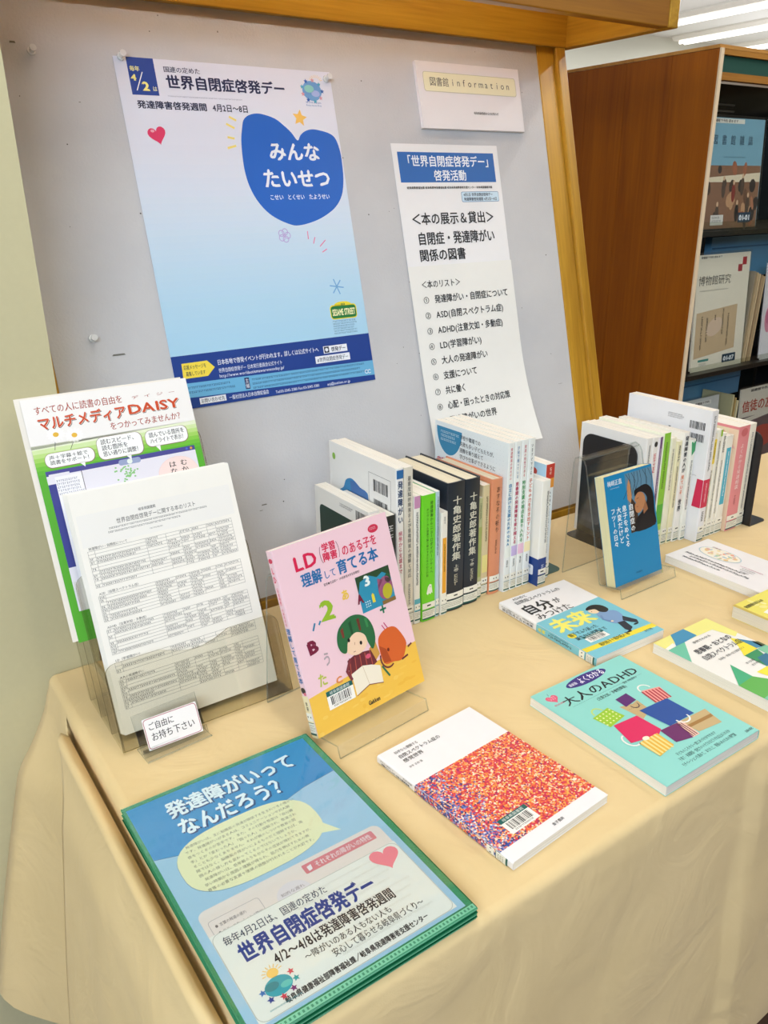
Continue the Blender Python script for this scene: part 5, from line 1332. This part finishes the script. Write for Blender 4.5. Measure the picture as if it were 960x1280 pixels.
def magazine(label, x, y, z, W, H, lean, draw, base, group='magazines in the rack', sl=0):
    a = R(lean); mxm = frame((x, y, z), (math.cos(R(sl)), math.sin(R(sl)), 0), (0 - math.sin(R(sl)) * math.sin(a), math.cos(R(sl)) * math.sin(a), math.cos(a)), (math.sin(R(sl)) * math.cos(a), -math.cos(R(sl)) * math.cos(a), math.sin(a)))
    root = thing('magazine', label, 'magazine', mxm, group)
    b = MB(); b.box((.004, .004, 0), ((W - 4) / 1000, (H - 6) / 1000, .004), mat(base, .5)); p = Page(); draw(p); p.into(b, lambda u, v, l: (u / 1000, (H - v) / 1000, .004 + LZ(l))); b.build('cover', root)
    b = MB(); b.box((0, 0, -.001), (W / 1000, H / 1000, -.0002), COVF); b.box((0, 0, .0064), (W / 1000, H / 1000, .0070), COVF); b.build('plastic_cover', root)
    return root


def m1(p):
    W = 235; p.rect(5, 6, 230, 112, '#7fb0c4', 1); p.rect(5, 112, 230, 258, '#8f6a52', 1); p.rect(10, 8, 145, 18, '#eceadf', 4); p.t('図書館で予約 読めます', 16, 9.5, 118, 16.5, '#222222', .02, 5, res=1)
    p.t('図書館雑誌', 28, 44, 190, 66, '#2f4f66', .012, 4) if 0 else [p.t(ch, 22 + 36 * i, 44, 42 + 36 * i, 66, '#2f4f66', .012, 4) for i, ch in enumerate('図書館雑誌')]
    p.gk(70, 92, 160, 96, 1, '#33556a', 3); p.poly([(5, 140), (230, 128), (230, 150), (5, 150)], '#e9ddc0', 2); random.seed(2)
    for i in range(26): x, y = random.uniform(10, 220), random.uniform(118, 250); p.ell(x, y, random.uniform(5, 14), random.uniform(8, 20), random.choice(['#4c4038', '#a86a4e', '#6f5040', '#c49a74', '#3a3534', '#b57a5c']), 2 + i * .05, 9, random.uniform(-20, 20))
    for x, y in ((158, 160), (122, 175), (186, 205), (142, 222), (80, 165), (60, 225)): p.ell(x, y, 8, 22, random.choice(['#2c2a2c', '#8a3a34', '#5a4a40']), 4); p.ell(x, y - 24, 4, 6, '#d9b894', 4.5)
    p.rect(150, 222, 205, 246, '#26435c', 6); p.t('01-01', 155, 226, 200, 242, '#eef2f4', .05, 7); p.rect(36, 226, 88, 250, '#e4e2da', 6); p.gk(42, 230, 82, 246, 2, '#777777', 7)


magazine('blue and brown magazine in a clear cover on the upper shelf of the rack', 1.838, 1.300, .5175, 236, 262, 3, m1, '#8fb6c4')


def m2(p):
    p.rect(5, 6, 230, 302, '#ece6d4', 1); p.rect(10, 8, 110, 17, '#efecdc', 4); p.t('図書館で予約 読めます', 16, 9.5, 104, 15.5, '#222222', .02, 5, res=1); p.rect(196, 18, 214, 38, '#b0283a', 4); p.rect(178, 36, 196, 54, '#a83040', 4)
    p.t('博物館研究', 12, 58, 150, 82, '#33332e', .0, 4); p.gk(20, 94, 140, 98, 1, '#66665c', 3); p.poly([(14, 150), (190, 138), (190, 254), (14, 268)], '#cdb592', 2); p.ell(95, 190, 36, 22, '#dcc4ac', 3, rot=-20)
    for u, a, c in ((150, 160, 250), (126, 146, 216), (92, 160, 180), (58, 165, 235), (36, 160, 250)): p.gkv(u, a, u + 7, c, '#3a342c', 4)
    p.rect(140, 268, 200, 290, '#1e3c50', 6); p.t('01-07', 146, 272, 194, 287, '#e8eef0', .05, 7); p.rect(34, 272, 80, 278, '#3f8a80', 4); p.gk(40, 282, 74, 290, 2, '#777777', 4)


magazine('white magazine with a tan calligraphy picture on the middle shelf of the rack', 1.862, 1.300, .1625, 232, 302, 3, m2, '#ece6d4')


def m3(p):
    p.rect(5, 6, 226, 270, '#e6e4e8', 1); p.gk(20, 20, 200, 30, 1, '#444466', 3); p.gk(24, 50, 200, 100, 6, '#9a9aa4', 3); p.ell(30, 158, 18, 36, '#d58aa4', 3); p.ell(26, 150, 9, 20, '#c06a8c', 4)


magazine('white magazine with a pink oval at the right edge on the middle shelf', 2.168, 1.295, .1625, 232, 268, 3, m3, '#e6e4e8')
for i in range(5):
    b = MB(); b.box((0, 0, 0), (.003 + .001 * (i % 2), .10, .245 - .004 * i), mat(['#8f8672', '#b09c78', '#cbb68f', '#a08a68', '#bda680'][i], .7)); o = b.build('magazine'); o.matrix_world = Matrix.Translation((2.092 + .012 * i, 1.30, .1625)) @ Matrix.Rotation(R(4), 4, 'Y')
    tag(o, ['dark grey brown', 'tan', 'pale cream', 'mid brown', 'sandy'][i] + ' page edges of a back issue left of the pink oval magazine', 'magazine', 'back issues on the middle shelf')


def m5(p):
    p.rect(4, 5, 222, 302, '#d9d3c4', 1); p.rect(4, 90, 222, 302, '#6a5a5c', 2); p.poly([(4, 96), (222, 80), (222, 90), (4, 110)], '#d9d3c4', 3); p.t('信徒の友', 14, 42, 168, 76, '#b0402e', .02, 4); p.tv('四月号', 182, 36, 194, 70, '#8a6a5a', .0, 4); p.ell(130, 160, 70, 34, '#b0483c', 3); p.rect(30, 220, 200, 300, '#7a6a60', 4); p.t('図書館で予約', 50, 10, 150, 18, '#222222', .02, 5, res=1)
    p.rect(150, 268, 196, 292, '#1e3c50', 6); p.t('01', 160, 272, 186, 288, '#e8eef0', .05, 7)


magazine('magazine with red lettering over a dark red photo on the lowest visible shelf', 2.138, 1.300, -.2025, 226, 285, 3, m5, '#d9d3c4')
magazine('greyish magazine in a clear cover low behind the right row of books', 1.84, 1.300, -.2025, 200, 288, 3, lambda p: (p.rect(5, 6, 190, 280, '#c9ccca', 1), p.rect(80, 14, 160, 26, '#e4e4de', 3), p.t('図書館で予約', 88, 16, 152, 23, '#222222', .02, 4, res=1)), '#c9ccca')
for i in range(3):
    b = MB(); b.box((0, 0, 0), (.006, .10, .27 - .01 * i), mat(['#b9b48a', '#a8905a', '#d0c8a0'][i], .7)); o = b.build('magazine'); o.matrix_world = Matrix.Translation((2.095 + .0125 * i, 1.31, -.2025)) @ Matrix.Rotation(R(2), 4, 'Y')
    tag(o, ['olive yellow', 'brown', 'pale yellow'][i] + ' back issue beside the magazine with red lettering', 'magazine', 'back issues on the lowest shelf')
bpy.data.objects.remove(_fo)
